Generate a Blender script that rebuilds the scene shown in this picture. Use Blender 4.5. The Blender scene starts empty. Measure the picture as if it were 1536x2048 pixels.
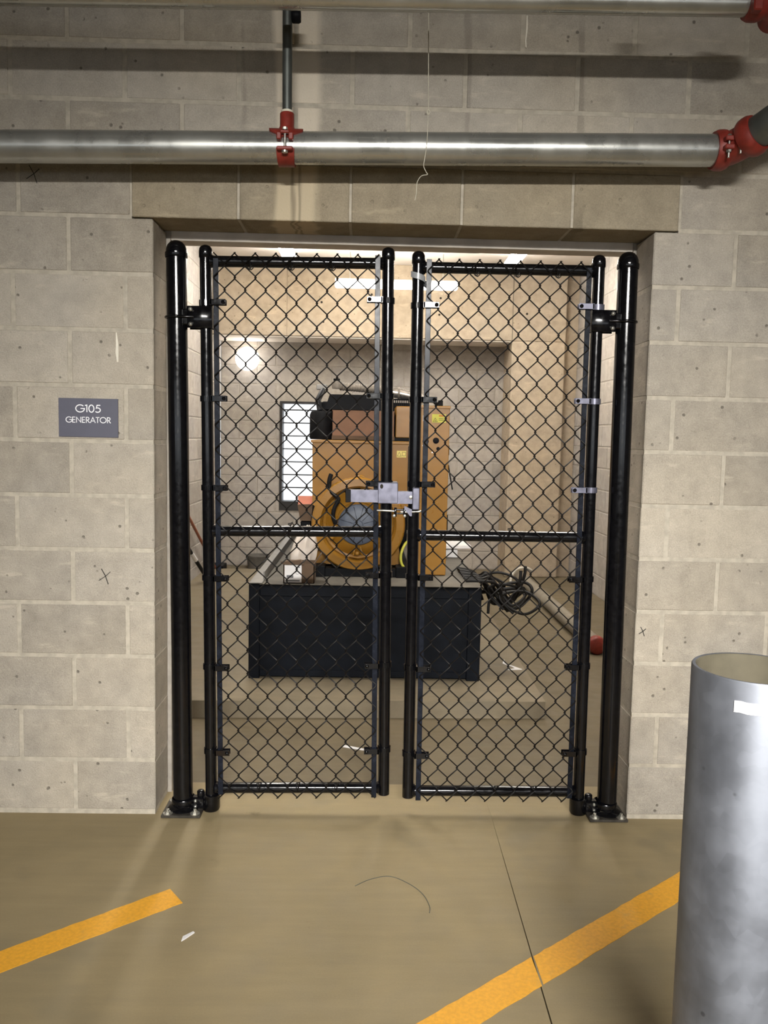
import bpy, math, random
from mathutils import Vector, Matrix
random.seed(7)
S = bpy.context.scene
COL = S.collection
PI = math.pi

# ------------------------------------------------------------------ camera
cam_d = bpy.data.cameras.new('camera')
cam = bpy.data.objects.new('camera', cam_d); COL.objects.link(cam)
cam_d.sensor_fit = 'VERTICAL'; cam_d.sensor_height = 24.0
cam_d.lens = 1660.0 / 2048.0 * 24.0
cam_d.clip_start = 0.05; cam_d.clip_end = 200
def cam_matrix(pos, yaw, pitch, roll):
    cy, sy, cp, sp = math.cos(yaw), math.sin(yaw), math.cos(pitch), math.sin(pitch)
    f = Vector((sy*cp, cy*cp, sp)); r = Vector((cy, -sy, 0)); u = r.cross(f)
    cr, sr = math.cos(roll), math.sin(roll)
    r, u = cr*r + sr*u, -sr*r + cr*u
    m = Matrix((r, u, -f)).transposed().to_4x4(); m.translation = pos
    return m
cam.matrix_world = cam_matrix(Vector((-.1305, -3.1111, 1.4677)), .02321, -.08916, .02042)
S.camera = cam

# ------------------------------------------------------------------ world, exposure
w = bpy.data.worlds.new('sky'); S.world = w; w.use_nodes = True
bg = w.node_tree.nodes['Background']
bg.inputs[0].default_value = (.90, .95, 1.0, 1); bg.inputs[1].default_value = .9
S.view_settings.view_transform = 'Standard'; S.view_settings.look = 'None'
S.view_settings.gamma = 1.0; S.view_settings.use_curve_mapping = False
S.view_settings.exposure = 1.0
GARAGE_W = 95.0      # each garage lamp, watts
STRIP_E = 29.0       # strip diffuser emission
GLOBE_E = 3.6

# ------------------------------------------------------------------ helpers
def lin(c):
    c = c/255.0
    return c/12.92 if c <= .04045 else ((c+.055)/1.055)**2.4
def rgb(r, g, b): return (lin(r), lin(g), lin(b), 1)

class MB:
    """collects shapes; build() links them as ONE mesh object"""
    def __init__(s): s.v = []; s.f = []; s.sm = []
    def add(s, vs, fs, smooth=False):
        o = len(s.v); s.v += [tuple(v) for v in vs]
        for f in fs: s.f.append([i+o for i in f]); s.sm.append(smooth)
        return s
    def box(s, x0, x1, y0, y1, z0, z1, c=0):
        if c <= 0:
            v = [(x, y, z) for z in (z0, z1) for y in (y0, y1) for x in (x0, x1)]
            return s.add(v, [(0,2,3,1),(4,5,7,6),(0,1,5,4),(2,6,7,3),(0,4,6,2),(1,3,7,5)])
        # chamfered box: 24 verts
        X, Y, Z = (x0, x1), (y0, y1), (z0, z1); v = []; idx = {}
        for i in (0, 1):
            for j in (0, 1):
                for k in (0, 1):
                    sx, sy, sz = (1-2*i)*c, (1-2*j)*c, (1-2*k)*c
                    for a, p in enumerate(((X[i], Y[j]+sy, Z[k]+sz), (X[i]+sx, Y[j], Z[k]+sz), (X[i]+sx, Y[j]+sy, Z[k]))):
                        idx[i, j, k, a] = len(v); v.append(p)
        f = []
        for i in (0, 1):
            f.append([idx[i,0,0,0], idx[i,1,0,0], idx[i,1,1,0], idx[i,0,1,0]][::(-1 if i == 0 else 1)])
            f.append([idx[0,i,0,1], idx[1,i,0,1], idx[1,i,1,1], idx[0,i,1,1]][::(1 if i == 0 else -1)])
            f.append([idx[0,0,i,2], idx[1,0,i,2], idx[1,1,i,2], idx[0,1,i,2]][::(-1 if i == 0 else 1)])
        for i in (0, 1):
            for j in (0, 1):
                f.append([idx[i,j,0,0], idx[i,j,1,0], idx[i,j,1,1], idx[i,j,0,1]])
                f.append([idx[i,0,j,0], idx[i,1,j,0], idx[i,1,j,2], idx[i,0,j,2]])
                f.append([idx[0,i,j,1], idx[1,i,j,1], idx[1,i,j,2], idx[0,i,j,2]])
                for k in (0, 1): f.append([idx[i,j,k,0], idx[i,j,k,1], idx[i,j,k,2]])
        return s.add(v, f)
    def tube(s, pts, r, n=10, cap=True, closed=False):
        P = [Vector(p) for p in pts]; m = len(P)
        R = list(r) if hasattr(r, '__len__') else [r]*m
        T = []
        for i in range(m):
            if closed: t = P[(i+1) % m]-P[i-1]
            else: t = P[min(i+1, m-1)]-P[max(i-1, 0)]
            T.append(t.normalized() if t.length > 1e-9 else Vector((0, 0, 1)))
        a = Vector((0, 0, 1)) if abs(T[0].z) < .9 else Vector((1, 0, 0))
        u = (a - T[0]*a.dot(T[0])).normalized(); vs = []
        for i in range(m):
            u = u - T[i]*u.dot(T[i]); u.normalize(); q = T[i].cross(u)
            for k in range(n):
                an = 2*PI*k/n; vs.append(P[i]+u*(R[i]*math.cos(an))+q*(R[i]*math.sin(an)))
        fs = []
        for i in range(m if closed else m-1):
            j = (i+1) % m
            for k in range(n):
                k2 = (k+1) % n; fs.append((i*n+k, i*n+k2, j*n+k2, j*n+k))
        s.add(vs, fs, True)
        if cap and not closed:
            s.add(vs[:n], [tuple(range(n))[::-1]]); s.add(vs[-n:], [tuple(range(n))])
        return s
    def cyl(s, a, b, r, n=20, r2=None): return s.tube([a, b], [r, r if r2 is None else r2], n)
    def lathe(s, prof, origin=(0, 0, 0), axis='z', n=28, arc=None):
        """prof: list of (radius, height); axis direction x, y or z"""
        a0, a1 = arc if arc else (0, 2*PI); full = arc is None
        cnt = n if full else n+1; vs = []; ox, oy, oz = origin
        for r, h in prof:
            for k in range(cnt):
                an = a0+(a1-a0)*k/n; c, d = r*math.cos(an), r*math.sin(an)
                if axis == 'z': vs.append((ox+c, oy+d, oz+h))
                elif axis == 'y': vs.append((ox+c, oy+h, oz+d))
                else: vs.append((ox+h, oy+c, oz+d))
        fs = []
        for i in range(len(prof)-1):
            for k in range(n):
                k2 = (k+1) % cnt; fs.append((i*cnt+k, i*cnt+k2, (i+1)*cnt+k2, (i+1)*cnt+k))
        return s.add(vs, fs, True)
    def prism(s, poly, a, b, axis='y'):
        """poly: 2-D outline; extruded from a to b along axis"""
        def P(p, h):
            return {'y': (p[0], h, p[1]), 'z': (p[0], p[1], h), 'x': (h, p[0], p[1])}[axis]
        n = len(poly); vs = [P(p, a) for p in poly]+[P(p, b) for p in poly]
        fs = [tuple(range(n)), tuple(range(2*n-1, n-1, -1))]+[(i, i+n, (i+1) % n+n, (i+1) % n) for i in range(n)]
        return s.add(vs, fs)
    def ribbon(s, pts, wd, h0, h1, axis='z', closed=False):
        """flat stroke along a 2-D polyline, thickness h0..h1"""
        P = [Vector((p[0], p[1])) for p in pts]; m = len(P); L = []; Rr = []
        for i in range(m):
            if closed: t0, t1 = P[i]-P[i-1], P[(i+1) % m]-P[i]
            else: t0 = P[i]-P[max(i-1, 0)]; t1 = P[min(i+1, m-1)]-P[i]
            if t0.length < 1e-9: t0 = t1
            if t1.length < 1e-9: t1 = t0
            t0.normalize(); t1.normalize(); n0 = Vector((-t0.y, t0.x)); n1 = Vector((-t1.y, t1.x))
            mm = n0+n1; mm.normalize(); k = 1/max(.5, mm.dot(n0))
            ww = wd[i] if hasattr(wd, '__len__') else wd
            L.append(P[i]+mm*ww/2*k); Rr.append(P[i]-mm*ww/2*k)
        def Q(p, h): return {'y': (p.x, h, p.y), 'z': (p.x, p.y, h), 'x': (h, p.x, p.y)}[axis]
        vs = [Q(p, h1) for p in L]+[Q(p, h1) for p in Rr]+[Q(p, h0) for p in L]+[Q(p, h0) for p in Rr]; fs = []
        for i in range(m if closed else m-1):
            j = (i+1) % m
            fs += [(i, j, m+j, m+i), (2*m+i, 3*m+i, 3*m+j, 2*m+j), (i, 2*m+i, 2*m+j, j), (m+i, m+j, 3*m+j, 3*m+i)]
        if not closed: fs += [(0, m, 3*m, 2*m), (m-1, 3*m-1, 4*m-1, 2*m-1)]
        return s.add(vs, fs)
    def mesh(s, name, off=(0, 0, 0)):
        me = bpy.data.meshes.new(name)
        me.from_pydata([(x-off[0], y-off[1], z-off[2]) for x, y, z in s.v], [], s.f)
        me.polygons.foreach_set('use_smooth', s.sm)
        me.update()
        import bmesh
        b = bmesh.new(); b.from_mesh(me); bmesh.ops.recalc_face_normals(b, faces=b.faces); b.to_mesh(me); b.free()
        if any(s.sm): me.set_sharp_from_angle(angle=math.radians(50))
        return me
    def build(s, name, mat, parent=None, label=None, cat=None, group=None, kind=None):
        if parent is not None: off = parent.get('_o', (0, 0, 0))
        elif s.v and kind != 'structure':
            xs, ys, zs = zip(*s.v); off = ((min(xs)+max(xs))/2, (min(ys)+max(ys))/2, min(zs))
        else: off = (0, 0, 0)
        o = bpy.data.objects.new(name, s.mesh(name, off)); COL.objects.link(o)
        o.data.materials.append(mat); o['_o'] = tuple(off)
        if parent is not None: o.parent = parent
        else: o.location = off
        return tag(o, label, cat, group, kind)

def tag(o, label=None, cat=None, group=None, kind=None):
    if label: o['label'] = label
    if cat: o['category'] = cat
    if group: o['group'] = group
    if kind: o['kind'] = kind
    return o
def thing(name, label, cat, loc=(0, 0, 0), group=None, rot=None, local=False):
    """an Empty at the thing's base that parents its parts (parts given in world coordinates, or local ones)"""
    o = bpy.data.objects.new(name, None); COL.objects.link(o); o.location = loc
    o.empty_display_size = .05; o['_o'] = (0, 0, 0) if local else tuple(loc)
    if rot: o.rotation_euler = rot
    return tag(o, label, cat, group)
def child_copy(src, parent, loc):
    c = src.copy(); COL.objects.link(c); c.parent = parent; c.location = loc
    return c
def arcpts(cx, cy, r, a0, a1, n, ry=None):
    ry = r if ry is None else ry
    return [(cx+r*math.cos(math.radians(a0+(a1-a0)*i/n)), cy+ry*math.sin(math.radians(a0+(a1-a0)*i/n))) for i in range(n+1)]
def spline(pts, k=6):
    P = [Vector(p) for p in pts]; out = []
    for i in range(len(P)-1):
        a, b, c, d = P[max(i-1, 0)], P[i], P[i+1], P[min(i+2, len(P)-1)]
        for j in range(k):
            t = j/k; out.append(.5*((2*b)+(c-a)*t+(2*a-5*b+4*c-d)*t*t+(3*b-a-3*c+d)*t**3))
    out.append(P[-1]); return out

# ------------------------------------------------------------------ materials
class NT:
    def __init__(s, name):
        m = bpy.data.materials.new(name); m.use_nodes = True; s.m = m; s.t = m.node_tree
        s.b = s.t.nodes['Principled BSDF']; s.N = s.t.nodes; s.L = s.t.links
    def n(s, typ, **k):
        x = s.N.new(typ)
        for a, v in k.items(): setattr(x, a, v)
        return x
    def put(s, sock, v):
        if hasattr(v, 'is_linked') or isinstance(v, bpy.types.NodeSocket): s.L.new(v, sock)
        else: sock.default_value = v
    def math(s, op, a, b=None, clamp=False):
        x = s.n('ShaderNodeMath', operation=op); x.use_clamp = clamp; s.put(x.inputs[0], a)
        if b is not None: s.put(x.inputs[1], b)
        return x.outputs[0]
    def mix(s, f, a, b, mode='MIX'):
        x = s.n('ShaderNodeMix', data_type='RGBA', blend_type=mode)
        s.put(x.inputs[0], f); s.put(x.inputs[6], a); s.put(x.inputs[7], b); return x.outputs[2]
    def pos(s): return s.n('ShaderNodeNewGeometry').outputs['Position']
    def obj(s): return s.n('ShaderNodeTexCoord').outputs['Object']
    def scale(s, v, sc):
        x = s.n('ShaderNodeMapping'); s.put(x.inputs[0], v); x.inputs['Scale'].default_value = sc; return x.outputs[0]
    def noise(s, v, scale, detail=3, rough=.55):
        x = s.n('ShaderNodeTexNoise'); s.put(x.inputs['Vector'], v); x.inputs['Scale'].default_value = scale
        x.inputs['Detail'].default_value = detail; x.inputs['Roughness'].default_value = rough; return x.outputs[0]
    def vor(s, v, scale, rnd=1):
        x = s.n('ShaderNodeTexVoronoi'); s.put(x.inputs['Vector'], v); x.inputs['Scale'].default_value = scale
        x.inputs['Randomness'].default_value = rnd; return x
    def ramp(s, f, a, b, ca=0.0, cb=1.0):
        x = s.n('ShaderNodeMapRange'); x.interpolation_type = 'SMOOTHSTEP'; s.put(x.inputs[0], f)
        for i, v in enumerate((a, b, ca, cb)): s.put(x.inputs[i+1], v)
        return x.outputs[0]
    def bump(s, h, strength, dist=.002):
        x = s.n('ShaderNodeBump'); s.put(x.inputs['Height'], h); x.inputs['Strength'].default_value = strength
        x.inputs['Distance'].default_value = dist; s.L.new(x.outputs[0], s.b.inputs['Normal'])
    def col(s, c): s.put(s.b.inputs['Base Color'], c)
    def set(s, rough=None, metal=None, spec=None, coat=None):
        for k, v in (('Roughness', rough), ('Metallic', metal), ('Specular IOR Level', spec), ('Coat Weight', coat)):
            if v is not None: s.put(s.b.inputs[k], v)

def plain(name, c, rough=.5, metal=0, var=.12, scale=25, bump=0, coat=None, spec=None):
    t = NT(name); p = t.pos()
    n = t.noise(p, scale, 4); f = t.ramp(n, .3, .7)
    d = tuple(x*(1-var) for x in c[:3])+(1,); l = tuple(min(1, x*(1+var)) for x in c[:3])+(1,)
    t.col(t.mix(f, d, l)); t.set(rough=t.ramp(n, .2, .8, max(.02, rough-.06), min(1, rough+.06)), metal=metal, coat=coat, spec=spec)
    if bump: t.bump(t.noise(p, scale*8, 3), bump, .001)
    return t.m
def emit(name, c, e):
    t = NT(name); t.col(c); t.b.inputs['Emission Color'].default_value = c; t.b.inputs['Emission Strength'].default_value = e
    return t.m

def block_material(name, base, tone=.16, streak=False, pores=.7):
    t = NT(name); p = t.pos()
    rnd = t.n('ShaderNodeObjectInfo').outputs['Random']
    big = t.noise(p, 2.2, 3); mid = t.noise(p, 14, 4, .6); fine = t.noise(p, 230, 3, .75)
    k = t.math('ADD', t.math('MULTIPLY', t.math('SUBTRACT', rnd, .5), tone*1.9), t.math('MULTIPLY', t.math('SUBTRACT', big, .5), tone*2.0))
    k = t.math('ADD', k, t.math('MULTIPLY', t.math('SUBTRACT', mid, .5), .75))
    k = t.math('ADD', k, t.math('MULTIPLY', t.math('SUBTRACT', fine, .5), 1.0))
    f = t.math('ADD', k, .5, True)
    dark = tuple(x*.60 for x in base[:3])+(1,); light = tuple(min(1, x*1.42) for x in base[:3])+(1,)
    c = t.mix(f, dark, light)
    # cool / warm drift between blocks
    c = t.mix(t.math('MULTIPLY', t.ramp(t.noise(p, 1.3, 2), .35, .65), .5), c, t.mix(1.0, c, (.93, .98, 1.09, 1), 'MULTIPLY'))
    # pale lime smears along the bed joints
    sm = t.math('MULTIPLY', t.ramp(t.noise(t.scale(p, (5, 5, 22)), 1.0, 5, .65), .57, .72), .4)
    c = t.mix(sm, c, tuple(min(1, x*1.6) for x in base[:3])+(1,))
    # open pores
    v = t.vor(p, 24); pr = t.math('MULTIPLY', t.ramp(v.outputs['Distance'], .17, .08), t.ramp(t.noise(p, 11, 2), .50, .57))
    c = t.mix(t.math('MULTIPLY', pr, pores), c, tuple(x*.25 for x in base[:3])+(1,))
    if streak:
        q = t.n('ShaderNodeSeparateXYZ'); t.L.new(p, q.inputs[0])
        wob = t.math('ADD', q.outputs[0], t.math('MULTIPLY', t.math('SUBTRACT', t.noise(t.scale(p, (9, 9, 1.2)), 1, 3), .5), .10))
        def band(a, b, soft): return t.math('MULTIPLY', t.ramp(wob, a-soft, a+soft), t.ramp(wob, b+soft, b-soft))
        lit = t.math('MULTIPLY', band(-.485, -.325, .018), .95)           # lime washed down from the leaking tee
        c = t.mix(lit, c, tuple(min(1, x*1.75) for x in base[:3])+(1,))
        for a, b, k2 in ((-.408, -.398, .55), (-.385, -.377, .6), (-.60, -.585, .3), (.19, .215, .3), (.615, .645, .35)):
            low = t.ramp(q.outputs[2], 2.62, 2.5) if a in (-.408, -.385) else t.ramp(t.noise(p, 3, 2), .4, .6)
            c = t.mix(t.math('MULTIPLY', t.math('MULTIPLY', band(a, b, .006), low), k2), c, tuple(x*.3 for x in base[:3])+(1,))
    t.col(c); t.set(rough=.93, spec=.2)
    h = t.math('ADD', t.math('MULTIPLY', fine, .8), t.math('MULTIPLY', t.noise(p, 120, 3), .8))
    h = t.math('SUBTRACT', h, t.math('MULTIPLY', pr, 1.2))
    t.bump(h, .8, .004)
    return t.m

def floor_material(name, base):
    t = NT(name); p = t.pos()
    n1 = t.noise(p, 1.6, 4, .6); n2 = t.noise(t.scale(p, (3, 26, 3)), 1.0, 4, .6); n3 = t.noise(p, 7, 5, .65); n4 = t.noise(p, 180, 2)
    k = t.math('ADD', t.math('MULTIPLY', t.math('SUBTRACT', n1, .5), .9), t.math('MULTIPLY', t.math('SUBTRACT', n2, .5), .45))
    k = t.math('ADD', k, t.math('MULTIPLY', t.math('SUBTRACT', n3, .5), .5)); k = t.math('ADD', k, t.math('MULTIPLY', t.math('SUBTRACT', n4, .5), .25))
    f = t.math('ADD', k, .5, True)
    c = t.mix(f, tuple(x*.66 for x in base[:3])+(1,), tuple(x*1.3 for x in base[:3])+(1,))
    v = t.vor(p, 3.3); st = t.math('MULTIPLY', t.ramp(v.outputs['Distance'], .14, .03), t.ramp(n3, .5, .6))
    c = t.mix(t.math('MULTIPLY', st, .5), c, tuple(x*.4 for x in base[:3])+(1,))
    c = t.mix(t.math('MULTIPLY', t.ramp(t.noise(p, 2.9, 3), .56, .7), .45), c, (base[0]*.72, base[1]*.76, base[2]*.85, 1))
    t.col(c); t.set(rough=t.ramp(n3, .3, .7, .52, .72), spec=.35)
    t.bump(t.math('ADD', t.math('MULTIPLY', n4, .5), n2), .12, .002)
    return t.m

def galvanized(name, base, rough=.36, dark=.55, spots=0.0):
    t = NT(name); p = t.pos()
    v = t.vor(p, 38); n = t.noise(p, 7, 4, .6); n2 = t.noise(t.scale(p, (6, 6, 1.4)), 1, 4, .6)
    sep = t.n('ShaderNodeSeparateColor'); t.L.new(v.outputs['Color'], sep.inputs[0])
    f = t.math('ADD', t.math('MULTIPLY', sep.outputs[0], .05), t.math('MULTIPLY', t.math('ADD', n, n2), .55))
    c = t.mix(t.ramp(f, .3, .8), tuple(x*dark for x in base[:3])+(1,), base)
    sp = t.math('MULTIPLY', t.ramp(t.vor(p, 21).outputs['Distance'], .12, .06), t.ramp(t.noise(p, 5, 2), .52, .6))
    c = t.mix(t.math('MULTIPLY', sp, spots), c, (.06, .06, .065, 1))
    t.col(c); t.set(rough=t.ramp(f, .3, .8, rough-.06, rough+.14), metal=.75)
    t.bump(t.noise(p, 60, 3), .12, .001)
    return t.m

def worn_paint(name, c, wear):
    t = NT(name); p = t.pos(); n = t.noise(p, 9, 5, .7); n2 = t.noise(p, 90, 3)
    f = t.math('MULTIPLY', t.ramp(n, .56, .75), .55)
    col = t.mix(t.ramp(n2, .3, .7), tuple(x*.85 for x in c[:3])+(1,), c)
    t.col(t.mix(f, col, wear)); t.set(rough=.55); t.bump(n2, .1, .001)
    return t.m

M = {}
M['block'] = block_material('concrete_block', rgb(172, 163, 148), streak=True)
M['block_in'] = block_material('interior_concrete_block', rgb(166, 158, 148), tone=.10, pores=.2)
M['lintel'] = block_material('lintel_block', rgb(156, 144, 122), tone=.06, streak=True, pores=.1)
M['mortar'] = plain('mortar', rgb(176, 168, 153), .95, var=.14, scale=30, bump=.3)
M['mortar_in'] = plain('interior_mortar', rgb(160, 153, 143), .95, var=.1, scale=30)
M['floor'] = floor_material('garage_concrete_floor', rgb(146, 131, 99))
M['floor_in'] = floor_material('room_concrete_floor', rgb(108, 97, 76))  # darker than the garage floor, in place of shade inside the room
M['pad'] = floor_material('pad_concrete', rgb(126, 115, 95))  # base lowered too, standing in for the room's shade
M['concrete'] = block_material('cast_concrete', rgb(176, 160, 138), tone=.05, pores=.45)
M['header'] = plain('pale_header_concrete', rgb(206, 198, 188), .9, var=.1, scale=9)
M['white_ceiling'] = plain('painted_ceiling', rgb(225, 216, 205), .9, var=.05, scale=3)
M['garage_ceiling'] = plain('garage_ceiling_concrete', rgb(112, 104, 92), .9, var=.08, scale=4)
M['joint'] = plain('joint_filler', rgb(38, 34, 28), .95)
M['yellow_paint'] = worn_paint('yellow_floor_paint', rgb(236, 170, 40), rgb(186, 150, 84))
M['black'] = plain('black_powder_coat', (.0032, .0032, .004, 1), .15, var=.3, scale=60, spec=.42, bump=.03)
M['black_wire'] = plain('black_vinyl_wire', (.005, .004, .0035, 1), .5, var=.3, scale=80, spec=.2)
M['bar_steel'] = plain('blue_black_flat_steel', (.009, .011, .017, 1), .25, spec=.14, metal=0, var=.25, scale=30)
M['latch_steel'] = plain('grey_coated_steel', rgb(104, 104, 118), .36, metal=.5, var=.12, scale=40)
M['zinc'] = plain('zinc_plate', rgb(190, 188, 180), .32, metal=.85, var=.15, scale=80)
M['galv'] = galvanized('galvanized_bollard', rgb(152, 156, 165), .54, .5, .6)
M['pipe'] = galvanized('galvanized_pipe', rgb(190, 190, 184), .24, .7)
M['old_pipe'] = galvanized('dull_galvanized_pipe', rgb(118, 122, 118), .45, .55)
M['floor_pipe'] = plain('dusty_grey_pipe', rgb(138, 130, 116), .6, metal=.2, var=.15, scale=8)
M['bollard_inside'] = plain('dark_bollard_inside', rgb(92, 86, 70), .8, var=.2, scale=14)  # darker olive base than the outside of the tube
M['plate'] = plain('dull_plate_steel', rgb(66, 62, 56), .45, metal=.3, var=.3, scale=40)
M['red'] = plain('red_fitting_paint', rgb(130, 44, 34), .48, var=.2, scale=30, bump=.08)
M['dope'] = plain('thread_compound', rgb(222, 216, 196), .6)
M['sign'] = plain('slate_sign_plastic', rgb(84, 84, 98), .55, var=.05)
M['white'] = plain('white_lettering', rgb(242, 242, 246), .5, var=.01)
M['tape'] = plain('white_reflective_tape', rgb(236, 236, 238), .45, var=.04)
M['clear_tape'] = plain('clear_packing_tape', rgb(150, 152, 154), .3, var=.12)
M['cat_yellow'] = plain('machine_yellow_paint', rgb(146, 104, 36), .3, var=.04, scale=4, coat=.15, spec=.35)  # base darkened in place of shade on the generator front
M['machine_black'] = plain('machine_black_paint', (.005, .0055, .007, 1), .5, var=.35, scale=14, spec=.09)
M['tank_black'] = plain('tank_navy_black_paint', (.003, .0042, .007, 1), .5, var=.3, scale=10, spec=.1)
M['dust_top'] = plain('dusty_steel_top', rgb(96, 92, 84), .8, var=.25, scale=6)
M['rail_metal'] = plain('dusty_rail_steel', rgb(128, 126, 122), .5, metal=.3, var=.2, scale=10)
M['rubber'] = plain('black_rubber', (.007, .007, .008, 1), .6, var=.3, scale=30, spec=.12)
M['fan'] = plain('blue_grey_fan_cover', rgb(82, 90, 106), .45, var=.08, scale=20)
M['sticker_y'] = plain('yellow_green_decal', rgb(196, 190, 64), .5, var=.04)
M['sticker_p'] = plain('pale_yellow_decal', rgb(226, 206, 110), .5, var=.04)
M['ink'] = plain('dark_print', rgb(58, 52, 30), .6)
M['ink_orange'] = plain('orange_print', rgb(186, 96, 34), .6)
M['ink_grey'] = plain('grey_print', rgb(96, 96, 100), .6)
M['cardboard'] = plain('brown_cardboard', rgb(128, 96, 76), .85, var=.08, scale=12)
M['cardboard_d'] = plain('dark_cardboard', rgb(92, 74, 58), .9, var=.1, scale=12)
M['salmon'] = plain('backlit_salmon_flap', rgb(222, 142, 118), .8, var=.05)  # bright tone stands in for light coming through the translucent flap
M['plastic_bag'] = plain('white_plastic_bag', rgb(206, 196, 186), .4, var=.08, scale=14)
M['paper'] = plain('white_paper_label', rgb(224, 222, 222), .7, var=.03)
M['chrome'] = plain('exhaust_steel', rgb(186, 180, 172), .3, metal=.8, var=.12)
M['lagging'] = plain('grey_exhaust_wrap', rgb(120, 112, 102), .7, var=.2, scale=60)
M['wire_yellow'] = plain('yellow_wire', rgb(206, 204, 80), .45)
M['cable'] = plain('black_cable', (.007, .006, .0055, 1), .5, var=.3, spec=.25)
M['wood'] = plain('orange_wood_handle', rgb(150, 84, 56), .5, var=.15, scale=20)
M['grey_plastic'] = plain('grey_plastic', rgb(104, 100, 94), .6)
M['pencil'] = plain('pencil_line', rgb(40, 38, 36), .9)
M['caulk'] = plain('white_caulk', rgb(226, 220, 204), .8, var=.05)
M['string'] = plain('pale_string', rgb(196, 190, 172), .7)
M['fixture'] = plain('white_fixture_enamel', rgb(226, 222, 214), .4, var=.02)
M['lamp'] = emit('strip_diffuser', (1, .97, .91, 1), STRIP_E)
M['lamp_dim'] = emit('crosswise_strip_diffuser', (1, .97, .91, 1), STRIP_E*.3)
M['globe'] = emit('opal_globe', (1, .96, .90, 1), GLOBE_E)
M['window_dark'] = plain('dark_window_frame', rgb(44, 42, 42), .5, metal=.2)
M['white_pvc'] = plain('white_pvc', rgb(214, 208, 196), .45, var=.05)

# ------------------------------------------------------------------ the setting
# main dimensions: front wall face y=0 (thickness .2), opening x -.918..(+).915, lintel underside z 2.247
CB, H0 = .2032, .0118
JL, JR, LZ = -.918, .916, 2.247
RL, RR, RB, RC = -1.75, 2.10, 6.20, 3.26      # generator room: left, right, back, ceiling

def slab_floor():
    f = MB().box(-6, 6, -9, .30, -.14, -.012).build('floor', M['joint'], kind='structure')
    def jx(y): return .386+.018*(y+.02)*(1 if y < 0 else 0)
    g = .0022
    MB().prism([(-6, -9), (jx(-9)-g, -9), (jx(-1.2)-g*.9, -1.2), (jx(-.35)-g*.5, -.35), (jx(-.03)-.0003, -.03), (jx(-.03), .30), (-6, .30)], -.012, 0, 'z').build('slab', M['floor'], f)
    MB().prism([(6, -9), (6, .30), (jx(-.03), .30), (jx(-.03)+.0003, -.03), (jx(-.35)+g*.5, -.35), (jx(-1.2)+g*.9, -1.2), (jx(-9)+g, -9)], -.012, 0, 'z').build('slab', M['floor'], f)
slab_floor()
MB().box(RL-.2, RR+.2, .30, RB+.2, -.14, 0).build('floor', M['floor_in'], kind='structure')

_cache = {}
def block_mesh(wd, dp, ht, c, mat):
    k = (round(wd, 4), round(dp, 4), round(ht, 4), mat.name)
    if k not in _cache:
        me = MB().box(-wd/2, wd/2, 0, dp, 0, ht, c).mesh('block'); me.materials.append(mat); _cache[k] = me
    return _cache[k]
def put_block(parent, x0, x1, z0, y, dp, ht, mat, rotz=0, c=.004):
    o = bpy.data.objects.new('block', block_mesh(x1-x0, dp, ht, c, mat)); COL.objects.link(o)
    o.parent = parent; o.location = (((x0+x1)/2, y, z0) if rotz == 0 else (y, (x0+x1)/2, z0)); o.rotation_euler.z = rotz
    o.location.y += random.uniform(-.0012, .0012) if rotz == 0 else 0
    return o
J = .0056   # half joint
def course(parent, xs, z0, y, dp, mat, ht=CB, rotz=0, endl=False, endr=False):
    for i in range(len(xs)-1):
        a = xs[i]+(0 if (i == 0 and endl) else J); b = xs[i+1]-(0 if (i == len(xs)-2 and endr) else J)
        put_block(parent, a, b, z0+J, y, dp, ht-2*J, mat, rotz)

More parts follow.
